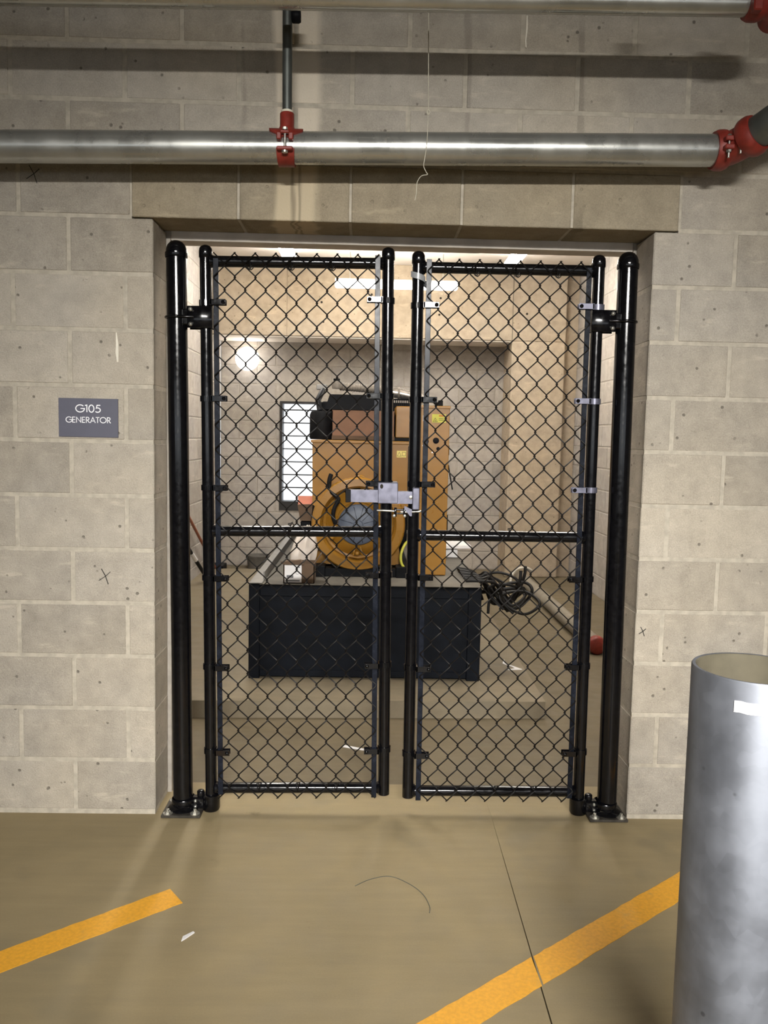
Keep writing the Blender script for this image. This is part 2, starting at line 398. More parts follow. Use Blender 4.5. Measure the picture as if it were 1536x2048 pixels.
def front_wall():
    # mortar core: everything but the opening, set back 2.5 mm from the block faces
    e = .0016
    core = MB().box(-3, -.995, e, .2-e, 0, LZ+.002).box(1.005, 3, e, .2-e, 0, LZ+.002).box(-.995, JL-e, e, .2-e, 0, LZ-.03).box(JR+e, 1.005, e, .2-e, 0, LZ-.03).box(-3, 3, e, .2-e, LZ+.002, 3.45)
    wf = core.build('wall_front', M['mortar'], kind='structure')
    for k in range(11):
        z = H0+k*CB
        typeA = (k % 2 == 0)          # topmost course below the lintel has the long piece at the jamb
        a = .305 if typeA else .102
        xl = [JL-a-.4064*n for n in range(6)][::-1]+[JL]
        xr = [JR]+[JR+a+.4064*n for n in range(6)]
        course(wf, xl, z, 0, .2, M['block'], endr=True); course(wf, xr, z, 0, .2, M['block'], endl=True)
    LL, LR = -.994, 1.004
    xs = [LL, -.6096, -.2032, .2032, .6096, LR]
    for i in range(5):                # the five lintel blocks, a shade proud of the wall
        put_block(wf, xs[i]+(.001 if i == 0 else J*.8), xs[i+1]-(.001 if i == 4 else J*.8), LZ, -.002, .202, CB-J, M['lintel'], c=.003)
    course(wf, [LL-.4064*n for n in range(5, -1, -1)], LZ, 0, .2, M['block']); course(wf, [LR+.4064*n for n in range(6)], LZ, 0, .2, M['block'])
    for k in range(12, 17):
        off = .2032 if k % 2 == 0 else 0
        xs = [-.6096+off+.4064*n for n in range(-6, 10)]
        xs = [x for x in xs if -3.05 < x < 3.05]
        course(wf, xs, H0+k*CB, 0, .2, M['block'])
    # pencil marks, caulk smears
    def stroke(pts, wd, mat, name, y=-.0015):
        MB().ribbon(pts, wd, y-.0012, .0005, 'y').build(name, mat, wf)
    for cx, cz, sz in ((-1.343, 2.388, .030), (-1.101, .928, .028), (.945, .748, .017)):
        stroke([(cx-sz*.55, cz+sz), (cx, cz), (cx+sz*.35, cz-sz*1.1)], .0021, M['pencil'], 'pencil_mark')
        stroke([(cx+sz*.65, cz+sz*.6), (cx, cz), (cx-sz*.9, cz-sz*.6)], .0018, M['pencil'], 'pencil_mark')
    stroke([(-1.053, 1.832), (-1.050, 1.79), (-1.051, 1.76), (-1.049, 1.725)], [.004, .009, .011, .005], M['caulk'], 'caulk_smear')
    stroke([(.418, 2.985), (.419, 2.94), (.416, 2.90), (.418, 2.875)], [.004, .006, .005, .004], M['caulk'], 'caulk_smear')
    return wf
front_wall()

# inner leaf of the door wall: narrow returns and a cast header that hangs slightly lower
MB().box(RL-.2, -.903, .204, .30, 0, 3.4).box(.905, RR+.2, .204, .30, 0, 3.4).build('wall_inner', M['mortar_in'], kind='structure')
MB().box(-.903, .905, .204, .30, 2.214, 3.4, .004).build('concrete_header', M['header'], kind='structure')

def room_wall(name, axis, pos, a0, a1, z1, hole=None):
    """interior block wall; axis 'y' = faces -y at y=pos, 'x+' / 'x-' = side walls"""
    e = .004
    if axis == 'y':
        m = MB(); y0, y1 = pos+e, pos+.2
        if hole:
            hx0, hx1, hz0, hz1 = hole
            m.box(a0, hx0, y0, y1, 0, z1).box(hx1, a1, y0, y1, 0, z1).box(hx0, hx1, y0, y1, 0, hz0).box(hx0, hx1, y0, y1, hz1, z1)
        else: m.box(a0, a1, y0, y1, 0, z1)
    elif axis == 'x+': m = MB().box(pos-.2, pos-e, a0, a1, 0, z1)
    else: m = MB().box(pos+e, pos+.2, a0, a1, 0, z1)
    wl = m.build(name, M['mortar_in'], kind='structure')
    k = 0; z = 0
    while z < z1-.02:
        ht = min(CB, z1-z)
        n0 = a0-(.2032 if k % 2 else 0); xs = []
        x = n0
        while x < a1-.01: xs.append(max(a0, x)); x += .4064
        xs.append(a1)
        segs = [(xs[i], xs[i+1]) for i in range(len(xs)-1)]
        if hole and z < hole[3]-.01 and z+ht > hole[2]+.01:
            t = []
            for p, q in segs:
                if q <= hole[0]+.001 or p >= hole[1]-.001: t.append((p, q)); continue
                if p < hole[0]: t.append((p, hole[0]))
                if q > hole[1]: t.append((hole[1], q))
            segs = t
        for p, q in segs:
            if q-p < .04: continue
            if axis == 'y': put_block(wl, p+J, q-J, z+J, pos, .05, ht-2*J, M['block_in'])
            elif axis == 'x+': put_block(wl, p+J, q-J, z+J, pos, .05, ht-2*J, M['block_in'], PI/2)
            else: put_block(wl, p+J, q-J, z+J, pos, .05, ht-2*J, M['block_in'], -PI/2)
        z += CB; k += 1
    return wl
WX0, WX1, WZ0, WZ1 = -1.094, -.30, .636, 1.850
room_wall('wall_back', 'y', RB, RL, RR, 2.52, (WX0, WX1, WZ0, WZ1))
MB().box(RL, RR, RB, RB+.2, 2.52, 3.4).build('wall_back_upper', M['concrete'], kind='structure')
room_wall('wall_left', 'x+', RL, 2.5, RB, RC)
room_wall('wall_right', 'x-', RR, 2.5, RB, RC)
MB().box(RL-.2, RL, .30, 2.5, 0, RC).build('wall_left_near', M['block_in'], kind='structure')
MB().box(RR, RR+.2, .30, 2.5, 0, RC).build('wall_right_near', M['block_in'], kind='structure')
MB().box(RL-.2, RR+.2, .30, RB+.2, RC, RC+.15).build('ceiling', M['white_ceiling'], kind='structure')
# garage side: soffit over the photographer, and the far walls of the parking level with open upper halves
MB().box(-6, 6, -9, .30, 3.45, 3.7).build('ceiling', M['garage_ceiling'], kind='structure')
MB().box(-6, 6, -9.2, -9, 0, 1.1).box(-6, 6, -9.2, -9, 2.1, 3.45).build('wall_parapet', M['block_in'], kind='structure')
MB().box(-6.2, -6, -9, .2, 0, 3.45).build('wall_garage_left', M['block_in'], kind='structure')
MB().box(6, 6.2, -9, .2, 0, 3.45).build('wall_garage_right', M['block_in'], kind='structure')
MB().box(-6, -3, 0, .2, 0, 3.45).box(3, 6, 0, .2, 0, 3.45).build('wall_front_far', M['block_in'], kind='structure')

# cast beam and column at the back of the room
bm = MB().box(RL, 1.95, 5.70, 6.20, 2.508, RC, .006).build('concrete_beam', M['concrete'], kind='structure')
cl = MB().box(1.385, 1.95, 5.698, 6.20, 0, 2.507, .012).build('concrete_column', M['concrete'], kind='structure')
for x, z in ((-.62, 2.86), (-.60, 2.66), (.62, 2.93), (.61, 2.76), (1.53, 2.79), (1.75, 2.92), (-.1, 2.95)):
    MB().lathe([(0.012, -.001), (.012, .0006), (.001, .0006)], (x, 5.6985, z), 'y', 10).build('tie_hole', M['joint'], bm)
MB().box(1.378, 1.386, 5.696, 5.6995, 2.51, RC).build('form_seam', M['garage_ceiling'], bm)
MB().box(-.98, -.976, 5.6975, 5.6995, 2.51, RC).build('form_seam', M['garage_ceiling'], bm)
MB().box(RL, 1.384, 5.715, 6.198, 2.496, 2.507, .002).build('white_soffit', M['white_ceiling'], bm)  # thin white layer that makes the beam underside pale
MB().box(1.965, RR, 5.80, 6.199, 0, RC).build('concrete_infill', M['concrete'], kind='structure')
# equipment pad
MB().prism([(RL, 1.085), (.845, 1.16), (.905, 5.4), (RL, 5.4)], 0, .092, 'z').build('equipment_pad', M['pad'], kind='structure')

# louvred window
def window():
    wd = MB().box(WX0, WX0+.03, RB-.01, RB+.19, WZ0, WZ1).box(WX1-.03, WX1, RB-.01, RB+.19, WZ0, WZ1).box(WX0+.03, WX1-.03, RB-.01, RB+.19, WZ1-.025, WZ1) \
        .box(WX0+.03, WX1-.03, RB-.012, RB+.19, WZ0, WZ0+.10).build('window_1', M['window_dark'], kind='structure')
    src = None
    for i in range(7):
        z = WZ0+.10+.145*(i+1)
        if src is None:
            src = MB().box(WX0+.03, WX1-.03, RB+.06, RB+.10, 0, .013).build('slat', M['window_dark'], wd); src.location.z = z
        else: child_copy(src, wd, (0, 0, z))
window()

# ------------------------------------------------------------------ gate posts
def gate_post(px, lean, label, plate_c):
    base = (px, .04, 0)
    t = thing('gate_post', label, 'post', base, 'black steel gate posts')
    tx = px+lean
    MB().tube([(px, .04, .012), (tx, .04, 2.135)], .0375, 28).build('post', M['black'], t)
    cp = MB(); dx = tx
    cp.lathe([(.0395, 0), (.0415, .004), (.0415, .018), (.0385, .02), (.0375, .032), (.033, .045), (.024, .056), (.012, .062), (.0005, .0635)], (dx, .04, 2.113), 'z', 28)
    cp.build('cap', M['black'], t)
    MB().box(plate_c-.075, plate_c+.075, -.034, .118, 0, .011, .002).build('base_plate', M['plate'], t)
    MB().lathe([(.060, .011), (.055, .018), (.0405, .026), (.0395, .05)], (px, .04, 0), 'z', 28).build('weld', M['black'], t)
    for sx in (-1, 1):
        for y in (-.016, .1):
            b = MB().lathe([(.019, .011), (.019, .014), (.0005, .0141)], (plate_c+sx*.052, y, 0), 'z', 18).build('washer', M['zinc'], t)
            MB().lathe([(.0105, .014), (.0105, .021), (.0065, .0215), (.006, .029), (.0005, .0295)], (plate_c+sx*.052, y, 0), 'z', 6).build('bolt', M['zinc'], b)
    return t
gate_post(-.820, -.023, 'thick black round gate post against the left jamb', -.815)
gate_post(.848, -.012, 'thick black round gate post against the right jamb', .838)

# ------------------------------------------------------------------ gate leaves
LW = .675; MW = .0752; MH = .09
def wire_mesh(odd):
    """one zig-zag wire of the chain-link fabric, spiralling between x=0 and MW/2"""
    pts = []; w2 = MW/2; n = 46; z0 = .061; d = .0042; ov = .0026
    for j in range(n+1):
        right = (j+odd) % 2 == 1
        x = (w2+ov) if right else -ov; z = z0+j*MH/2
        s = 1 if right else -1
        if j > 0: pts.append((x-s*(.0020 if j < n else .0034), (-d if right else d)*.8, z-(.0046 if j < n else .0038)))
        pts.append((x, 0, z))
        if j < n: pts.append((x-s*(.0020 if j > 0 else .0034), (d if right else -d)*.8, z+(.0046 if j > 0 else .0038)))
    m = MB(); m.tube(pts, .00245, 6)
    return m
def gate_leaf(x_hinge, z0, ang, s, label, bands_h, bands_l):
    """s=+1: hinge upright on the left; local x runs from the hinge upright (0) to the latch upright"""
    t = thing('gate_leaf', label, 'gate', (x_hinge, .04, 0), 'chain link gate leaves', (0, ang, 0), True)
    B = lambda mb, name, mat, p=t, lab=None: mb.build(name, mat, p, lab)
    ZB, ZT = .066, 2.163
    for i, x in enumerate((0, LW)):
        zb = ZB-(.0 if i == 0 else .0)
        up = B(MB().tube([(s*x, 0, zb), (s*x, 0, ZT-.045)], .0222, 24), 'upright', M['black'])
        B(MB().lathe([(.0222, 0), (.0248, .003), (.0250, .024), (.0235, .034), (.018, .043), (.009, .0475), (.0005, .0485)], (s*x, 0, ZT-.0485), 'z', 24), 'cap', M['black'], up)
    for nm, z in (('top_rail', 2.104), ('middle_rail', 1.102), ('bottom_rail', .091)):
        B(MB().tube([(s*.02, 0, z), (s*(LW-.02), 0, z)], .0205, 20), nm, M['black'])
        for x in (s*.022, s*(LW-.022)):
            B(MB().lathe([(.0255, -.004), (.0235, .003), (.0212, .008)] if x*s < .1 else [(.0255, .004), (.0235, -.003), (.0212, -.008)], (x, 0, z), 'x', 20), 'weld', M['black'])
    # tension bars
    for x, za, zb in ((.0405, .072, 2.112), (.636, .060, 2.130)):
        B(MB().box(s*x-.0098, s*x+.0098, -.0225, -.0175, za, zb, .001), 'tension_bar', M['bar_steel'])
    # woven wires
    ms = [None, None]
    for k in range(16):
        o = k % 2
        if ms[o] is None:
            ms[o] = wire_mesh(o).mesh('wire'); ms[o].materials.append(M['black_wire'])
        ob = bpy.data.objects.new('wire', ms[o]); COL.objects.link(ob); ob.parent = t
        x = .0364+k*MW/2
        ob.location = ((x if s > 0 else -(x+MW/2)), -.029, 0)
    # tension bands with bolts
    for x0, xb, zs in ((0, .078, bands_h), (LW, LW-.078, bands_l)):
        for z in zs:
            dr = 1 if xb > x0 else -1; m = MB(); hh = .0105
            a = arcpts(0, 0, .0248, 0, 360, 24)
            m.ribbon([(s*(x0+p[0]), p[1]) for p in a[:-1]], .0024, z-hh, z+hh, 'z', True)
            e0, e1 = s*(x0+dr*.020), s*xb
            m.box(min(e0, e1), max(e0, e1), -.0355, -.0325, z-hh, z+hh, .0008)
            m.box(min(e0, e1), max(e0, e1), -.0125, -.0095, z-hh, z+hh, .0008)
            m.box(min(e0, s*(x0+dr*.026)), max(e0, s*(x0+dr*.026)), -.0355, -.0095, z-hh, z+hh)
            pale = (s < 0 and x0 == 0 and z > 1.2)
            bd = B(m, 'tension_band', M['latch_steel'] if pale else M['black'])
            xc = s*(xb-dr*.0095)
            B(MB().lathe([(.0075, 0), (.0075, -.002), (.0055, -.0048), (.0005, -.006)], (xc, -.0355, z), 'y', 12).tube([(xc, -.0355, z), (xc, -.004, z)], .0035, 8), 'bolt', M['black'], bd)
    # twisted tie wires on the rails
    for i, zr in enumerate((2.104, 1.102, .091)):
        for q in ((.165, .315, .465) if i != 1 else (.30,)):
            zz = zr+(-.03 if i == 0 else .03); dn = -1 if i == 0 else 1; x = s*(q+.012*i)
            pts = [(x-.006, -.018, zr+dn*.012), (x, -.030, zr), (x+.004, -.033, zr+dn*.020), (x+.001, -.034, zz), (x+.007, -.036, zz+dn*.006), (x+.016, -.038, zz-dn*.002)]
            B(MB().tube(spline(pts, 4), .0018, 6).tube(spline([(x+.001, -.036, zz+dn*.004), (x-.006, -.037, zz+.002), (x+.003, -.040, zz-.005), (x+.011, -.040, zz+.010)], 4), .0018, 6), 'tie_wire', M['black_wire'])
    # upper hinge: folded box bracket with two bolts and a J-bolt strap round the gate post
    zh = 1.898 if s > 0 else 1.918
    hx0, hx1 = s*-.066, s*.026
    a, b = min(hx0, hx1), max(hx0, hx1)
    hg = B(MB().box(a, b, -.0285, -.0245, zh-.040, zh+.040, .001).box(a, b, .0245, .0285, zh-.040, zh+.040, .001)
           .lathe([(.0262, -.040), (.0262, .040)], (0, 0, zh), 'z', 20), 'hinge', M['black'])
    for dz in (-.027, .027):
        B(MB().lathe([(.008, 0), (.008, -.004), (.005, -.007), (.0005, -.008)], (s*-.052, -.0285, zh+dz), 'y', 12), 'bolt', M['zinc'], hg)
    B(MB().box(min(s*-.084, s*-.062), max(s*-.084, s*-.062), -.030, .030, zh-.028, zh+.028, .003), 'saddle', M['black'], hg)
    strap = [(s*-.040, -.030, zh), (s*-.064, -.0315, zh), (s*-.088, -.036, zh)]
    for i in range(15):
        an = math.radians(70+i*220/14)
        strap.append((s*(-.1075-.0425*math.sin(an-PI/2+PI/2-0)*1.0) if False else s*(-.106+.0425*math.cos(an)), -.0425*math.sin(an), zh))
    strap += [(s*-.088, .036, zh), (s*-.064, .0315, zh)]
    B(MB().tube(strap, .0052, 10), 'strap', M['black'], hg)
    # lower hinge cup resting on the base plate side
    lh = B(MB().lathe([(.0005, .004), (.030, .004), (.034, .012), (.0345, .066), (.031, .068), (.023, .068)], (0, 0, 0), 'z', 26), 'lower_hinge', M['black'])
    xs = sorted((s*-.075, s*-.02))
    B(MB().box(xs[0], xs[1], -.018, .018, .012, .058, .006), 'hinge_arm', M['black'], lh)
    B(MB().lathe([(.012, .058), (.015, .062), (.015, .078), (.011, .082), (.0005, .082)], (s*-.040, 0, 0), 'z', 14), 'pivot_pin', M['black'], lh)
    B(MB().lathe([(.0445, .030), (.0465, .034), (.0465, .050), (.0445, .054)], (s*-.1065, 0, 0), 'z', 26), 'clamp', M['black'], lh)
    for z in (.024, .046):
        B(MB().lathe([(.006, 0), (.006, -.005), (.003, -.008), (.0005, -.008)], (s*-.058, -.018, z), 'y', 10), 'bolt', M['zinc'], lh)
    return t
gl = gate_leaf(-.7105, 0, -.0118, 1, 'left leaf of black chain link double gate, carrying the grey sliding latch',
               (1.952, 1.600, 1.267, .923, .577, .243), (1.968, 1.615, 1.287, .938, .587, .249))
gr = gate_leaf(.7345, 0, -.0037, -1, 'right leaf of black chain link double gate, with tape wrapped on its latch upright',
               (1.969, 1.620, 1.285, .942, .600, .256), (1.963, 1.615, 1.298, .942, .587, .243))
# sliding latch, a part of the left leaf (local coordinates)
lat = MB().box(.642, .7185, -.046, .040, 1.2135, 1.2935, .003).build('latch_box', M['latch_steel'], gl, 'grey steel latch box')
MB().ribbon(arcpts(.6565, 1.2785, .0058, 0, 360, 14, .0085)[:-1], .0005, -.0468, -.0455, 'y', True).prism(arcpts(.6565, 1.2785, .0058, 0, 360, 14, .0085)[:-1], -.0466, -.0458, 'y').build('slot', M['joint'], lat)
sl = MB().prism([(.540, 1.219), (.690, 1.217), (.690, 1.2135), (.790, 1.2135), (.790, 1.2595), (.690, 1.2595), (.690, 1.2645), (.540, 1.2645)], -.044, -.006, 'y').build('slide_bar', M['latch_steel'], gl, 'grey steel latch bar')
MB().box(.521, .541, -.046, -.004, 1.2175, 1.266, .002).build('end_cap', M['rubber'], sl)
MB().lathe([(.0085, 0), (.0085, -.0015), (.005, -.003), (.0005, -.0032)], (.767, -.042, 1.2375), 'y', 16).build('rivet', M['zinc'], sl)
# keeper bracket on the right leaf (local x is negative towards the latch upright)
kp = MB().box(-.683, -.656, -.052, .026, 1.203, 1.286, .003).build('latch_keeper', M['latch_steel'], gr, 'grey steel latch keeper')
MB().prism([(-.683, 1.203), (-.712, 1.217), (-.712, 1.205), (-.690, 1.178), (-.683, 1.178)], -.040, -.036, 'y').build('keeper_hook', M['latch_steel'], kp)
# clamp rod between both leaves
wc = thing('wire_clamp', 'pale wire loop clamping the two gate uprights below the latch', 'clamp', (.0, .0, 1.19))
def loop(x, z, r):
    return [(x+r*math.cos(math.radians(a)), .04-r*math.sin(math.radians(a)), z+.0006*math.sin(a)) for a in range(150, -171, -20)]
MB().tube([(-.085, .03, 1.194), (-.083, .015, 1.194), (-.060, .0135, 1.194), (-.028, .0125, 1.193), (-.015, .012, 1.192)], .0042, 8).build('rod', M['zinc'], wc)
MB().tube([(.005, .012, 1.190), (.03, .0115, 1.190), (.052, .0125, 1.191), (.077, .015, 1.192), (.082, .03, 1.192)], .0042, 8).build('rod', M['zinc'], wc)
MB().box(-.020, -.010, .004, .020, 1.172, 1.206, .001).box(.014, .022, .004, .020, 1.174, 1.206, .001).tube([(-.02, .012, 1.198), (.022, .012, 1.198)], .003, 8).tube([(-.02, .012, 1.184), (.022, .012, 1.184)], .003, 8).build('clamp_bracket', M['black'], wc)
for x in (-.020, .020):
    MB().lathe([(.0062, 0), (.0062, -.006), (.003, -.008), (.0005, -.008)], (x, .004, 1.176), 'y', 8).build('nut', M['zinc'], wc)
# tape on the right leaf's latch upright
tp = MB(); vs = []
for i in range(25):
    a = math.radians(195+i*(340-195+60)/24); zc = 2.075-.028*(i/24)
    for dz in (-.011, .011): vs.append((.051+.0265*math.cos(a), .04+.0265*math.sin(a), zc+dz))
vs += [(.083, .030, 2.050), (.083, .030, 2.022)]
vs2 = [(x+(.0012*((x-.051)/.0265) if abs(x-.051) < .028 else 0), y-.0012, z) for x, y, z in vs]
n = len(vs)
fs = [(2*i, 2*i+2, 2*i+3, 2*i+1) for i in range(n//2-1)]
tp.add(vs+vs2, fs+[tuple(k+n for k in f[::-1]) for f in fs]+[(2*i, 2*i+n, 2*i+2+n, 2*i+2) for i in range(n//2-1)]+[(2*i+1, 2*i+3, 2*i+3+n, 2*i+1+n) for i in range(n//2-1)], True)
tp.build('tape_wrap', M['clear_tape'], label='strip of translucent tape wrapped round the upper gate upright', cat='tape')

# ------------------------------------------------------------------ pipes on the wall
PY = -.155
def pz(x): return 2.4605+.0218*x
mp = thing('sprinkler_pipe', 'large shiny galvanized pipe running across the wall above the lintel', 'pipe', (0, PY, pz(0)-.055))
MB().tube([(-3, PY, pz(-3)), (-1.5, PY, pz(-1.5)), (0, PY, pz(0)), (1.075, PY, pz(1.075))], .0535, 40).build('pipe', M['pipe'], mp)
for x in (-2.1, 2.1):
    pass
for x in (-1.9,):
    MB().tube([(x, PY, pz(x)), (x, PY, 3.45)], .006, 8).lathe([(.057, -.015), (.057, .015)], (x, PY, pz(x)), 'x', 24).build('hanger', M['zinc'], mp)

def arc_shell(m, xc, zc, r, t, prof, a0, a1, n=16):
    """curved plate round a pipe along x; prof(u)->half width"""
    vs = []
    for rr in (r, r+t):
        for i in range(n+1):
            u = i/n; a = math.radians(a0+(a1-a0)*u); h = prof(u)
            for sx in (-1, 1): vs.append((xc+sx*h, PY-rr*math.cos(a), zc+rr*math.sin(a)))
    k = 2*(n+1); fs = []
    for i in range(n):
        a, b, c, d = 2*i, 2*i+1, 2*i+3, 2*i+2
        fs += [(a, d, c, b), (k+a, k+b, k+c, k+d), (a, a+k, d+k, d), (b, c, c+k, b+k)]
    fs += [(0, 1, k+1, k), (2*n, k+2*n, k+2*n+1, 2*n+1)]
    m.add(vs, fs, True)
def mech_tee(x):
    z = pz(x)
    t = thing('mechanical_tee', 'red clamp-on tee fitting gripping the large pipe under the thin drop', 'pipe fitting', (x, PY, z-.062))
    m = MB()
    def pf(u):
        a = abs(u-.5)*2          # 0 at the top, 1 at the lug
        return .028 + (.030*max(0, 1-((a-.42)/.40)**2) if a > .1 else .014)
    arc_shell(m, x, z, .0545, .007, pf, 18, 162, 24)
    sd = m.build('saddle', M['red'], t)
    MB().lathe([(.034, .0), (.027, .012), (.0245, .018), (.0245, .060), (.022, .063), (.018, .063)], (x, PY, z+.052), 'z', 24).build('outlet_neck', M['red'], t)
    MB().lathe([(.0215, .0), (.0205, .008), (.0175, .0095)], (x, PY, z+.1145), 'z', 20).build('thread_seal', M['dope'], t)
    m = MB(); arc_shell(m, x, z, .0545, .007, lambda u: .0275+.006*abs(u-.5), -18, -162, 20); m.build('strap', M['red'], t)
    fy = PY-.066
    m = MB().box(x-.028, x-.012, fy-.010, fy+.02, z+.004, z+.028, .003).box(x+.012, x+.028, fy-.010, fy+.02, z+.004, z+.028, .003).box(x-.016, x+.016, fy-.012, fy+.018, z+.024, z+.034, .003)
    m.build('lug', M['red'], sd)
    MB().box(x-.027, x+.027, fy-.012, fy+.02, z-.030, z-.018, .003).build('lug', M['red'], sd)
    MB().cyl((x, fy-.003, z-.038), (x, fy-.003, z+.046), .0042, 10).lathe([(.009, .036), (.009, .044), (.0005, .0445)], (x, fy-.003, z), 'z', 6).lathe([(.0005, -.040), (.011, -.038), (.011, -.031)], (x, fy-.003, z), 'z', 14).build('bolt', M['zinc'], t)
mech_tee(-.421)
dp = thing('drop_pipe', 'thin dull grey vertical pipe rising from the red tee', 'pipe', (-.421, PY, pz(-.421)+.115))
MB().tube([(-.421, PY, pz(-.421)+.112), (-.4235, PY, 2.93), (-.426, PY, 3.45)], .0165, 20).build('pipe', M['old_pipe'], dp)
MB().lathe([(.0005, 0), (.020, 0), (.0225, .004), (.0225, .024), (.019, .030), (.0005, .031)], (-.408, PY-.002, 2.883), 'x', 20).build('plug', M['machine_black'], dp)
def coupling(t, c, axis, rp, wdt, bolts=True, name='housing'):
    """two-piece grooved coupling round a pipe of radius rp"""
    A = Vector(axis).normalized(); C = Vector(c)
    up = Vector((0, 0, 1)); q = A.cross(up).normalized(); u = q.cross(A).normalized()
    def ring(prof, n=32):
        m = MB(); vs = []
        for r, h in prof:
            for k in range(n):
                an = 2*PI*k/n; vs.append(C+A*h+(q*math.cos(an)+u*math.sin(an))*r)
        fs = [(i*n+k, i*n+(k+1) % n, (i+1)*n+(k+1) % n, (i+1)*n+k) for i in range(len(prof)-1) for k in range(n)]
        return m.add(vs, fs, True)
    w2 = wdt/2
    return ring([(rp, -w2), (rp+.008, -w2), (rp+.014, -w2*.5), (rp+.015, 0), (rp+.014, w2*.5), (rp+.008, w2), (rp, w2)]), A, q, u
cp = thing('grooved_coupling', 'red bolted coupling and elbow at the right end of the large pipe', 'pipe fitting', (1.10, PY, pz(1.1)-.07))
m, A, q, u = coupling(cp, (1.078, PY, pz(1.078)), (1, 0, .02), .0530, .050)
h1 = m.build('housing', M['red'], cp)
E0 = Vector((1.152, PY-.080, 2.506)); ED = Vector((.50, -.80, .33)).normalized()
elb = spline([(1.070, PY, pz(1.07)), (1.105, PY-.012, pz(1.1)+.003), (1.132, PY-.045, pz(1.1)+.012), tuple(E0)], 6)
MB().tube(elb, .056, 28).build('elbow', M['red'], cp)
m, A2, q2, u2 = coupling(cp, tuple(E0), tuple(ED), .0540, .050)
h2 = m.build('housing', M['red'], cp)
for hx, (bx, by, bz) in ((h1, (1.078, PY-.074, pz(1.08))), (h2, (1.112, PY-.088, pz(1.1)+.010))):
    MB().box(bx-.016, bx+.016, by-.014, by+.03, bz+.006, bz+.022, .003).box(bx-.016, bx+.016, by-.014, by+.03, bz-.022, bz-.006, .003).build('lug', M['red'], hx)
    MB().cyl((bx, by-.002, bz-.048), (bx, by-.002, bz+.026), .004, 10).lathe([(.0085, -.031), (.0085, -.023), (.004, -.022)], (bx, by-.002, bz), 'z', 6).lathe([(.009, .022), (.006, .028), (.0005, .029)], (bx, by-.002, bz), 'z', 12).build('bolt', M['zinc'], hx)
d, c0 = ED, E0
MB().tube([c0-d*.02, c0+d*.5, c0+d*1.1], .0535, 32).build('cross_main_pipe', M['old_pipe'], label='dull grey pipe leaving the red elbow towards the viewer, cut by the right edge', cat='pipe')
def tz(x): return 2.829+.016*x
up = thing('branch_pipe', 'galvanized pipe along the very top of the picture', 'pipe', (0, -.40, tz(0)-.037))
MB().tube([(-3, -.40, tz(-3)), (0, -.40, tz(0)), (1.05, -.40, tz(1.05))], .0365, 28).build('pipe', M['pipe'], up)
MB().lathe([(.0365, -.012), (.046, -.012), (.046, .03), (.0365, .03)], (.765, -.40, tz(.765)+.03), 'x', 24).build('sleeve', M['machine_black'], up)
tc = thing('grooved_coupling', 'red coupling at the top right corner, on the upper pipe', 'pipe fitting', (1.07, -.40, tz(1.07)-.05))
m, *_ = coupling(tc, (1.062, -.40, tz(1.06)), (1, 0, .016), .0365, .055); m.build('housing', M['red'], tc)
MB().tube(spline([(1.05, -.40, tz(1.05)), (1.11, -.40, tz(1.1)), (1.15, -.36, tz(1.1)), (1.16, -.30, tz(1.1))], 5), .040, 22).build('elbow', M['red'], tc)
MB().box(1.035, 1.065, -.462, -.43, tz(1)-.045, tz(1)-.005, .004).build('lug', M['red'], tc)
hw = thing('hanging_wire', 'thin pale wire hanging past the large pipe to a curled end', 'wire', (.058, -.22, 2.29))
MB().tube([(.052, -.12, 3.45), (.055, -.14, 2.95), (.062, -.16, 2.60), (.060, -.18, 2.565)], .0016, 6).build('wire', M['string'], hw)
MB().tube(spline([(.060, -.175, 2.585), (.066, -.178, 2.575), (.060, -.182, 2.565), (.056, -.178, 2.575), (.060, -.175, 2.585)], 4), .002, 6).build('knot', M['string'], hw)
MB().tube(spline([(.060, -.18, 2.565), (.058, -.205, 2.52), (.056, -.2125, 2.46), (.050, -.213, 2.41), (.047, -.215, 2.385), (.056, -.217, 2.365), (.060, -.217, 2.357), (.040, -.217, 2.352), (.026, -.217, 2.330), (.024, -.217, 2.295), (.020, -.217, 2.272)], 5), .0013, 6).build('curl', M['string'], hw)

# ------------------------------------------------------------------ sign
def glyph(ch, h):
    w = .5*h
    if ch == 'G': return .86*h, [arcpts(.46*h, .5*h, .43*h, 42, 360, 28, .46*h)+[(.50*h, .5*h)]]
    if ch == '1': return .40*h, [[(.08*h, .90*h), (.27*h, .945*h), (.27*h, .04*h)]]
    if ch == '0': return .66*h, [arcpts(.32*h, .5*h, .25*h, 0, 360, 28, .46*h)[:-1]]
    if ch == '5': return .64*h, [[(.54*h, .945*h), (.22*h, .945*h), (.14*h, .56*h)]+arcpts(.27*h, .33*h, .27*h, 105, -140, 18, .285*h)]
    if ch == 'E': return .56*h, [[(.48*h, .945*h), (.10*h, .945*h), (.10*h, .055*h), (.48*h, .055*h)], [(.10*h, .5*h), (.46*h, .5*h)]]
    if ch == 'N': return .82*h, [[(.10*h, 0), (.10*h, .93*h), (.70*h, .07*h), (.70*h, h)]]
    if ch == 'R': return .62*h, [[(.10*h, 0), (.10*h, .945*h), (.28*h, .945*h)]+arcpts(.29*h, .71*h, .19*h, 80, -80, 10, .235*h)+[(.10*h, .475*h)], [(.24*h, .46*h), (.56*h, 0)]]
    if ch == 'A': return .80*h, [[(.05*h, 0), (.40*h, .95*h), (.75*h, 0)], [(.18*h, .33*h), (.62*h, .33*h)]]
    if ch == 'T': return .58*h, [[(.02*h, .945*h), (.54*h, .945*h)], [(.28*h, .945*h), (.28*h, 0)]]
    if ch == 'O': return .98*h, [arcpts(.48*h, .5*h, .43*h, 0, 360, 32, .46*h)[:-1]]
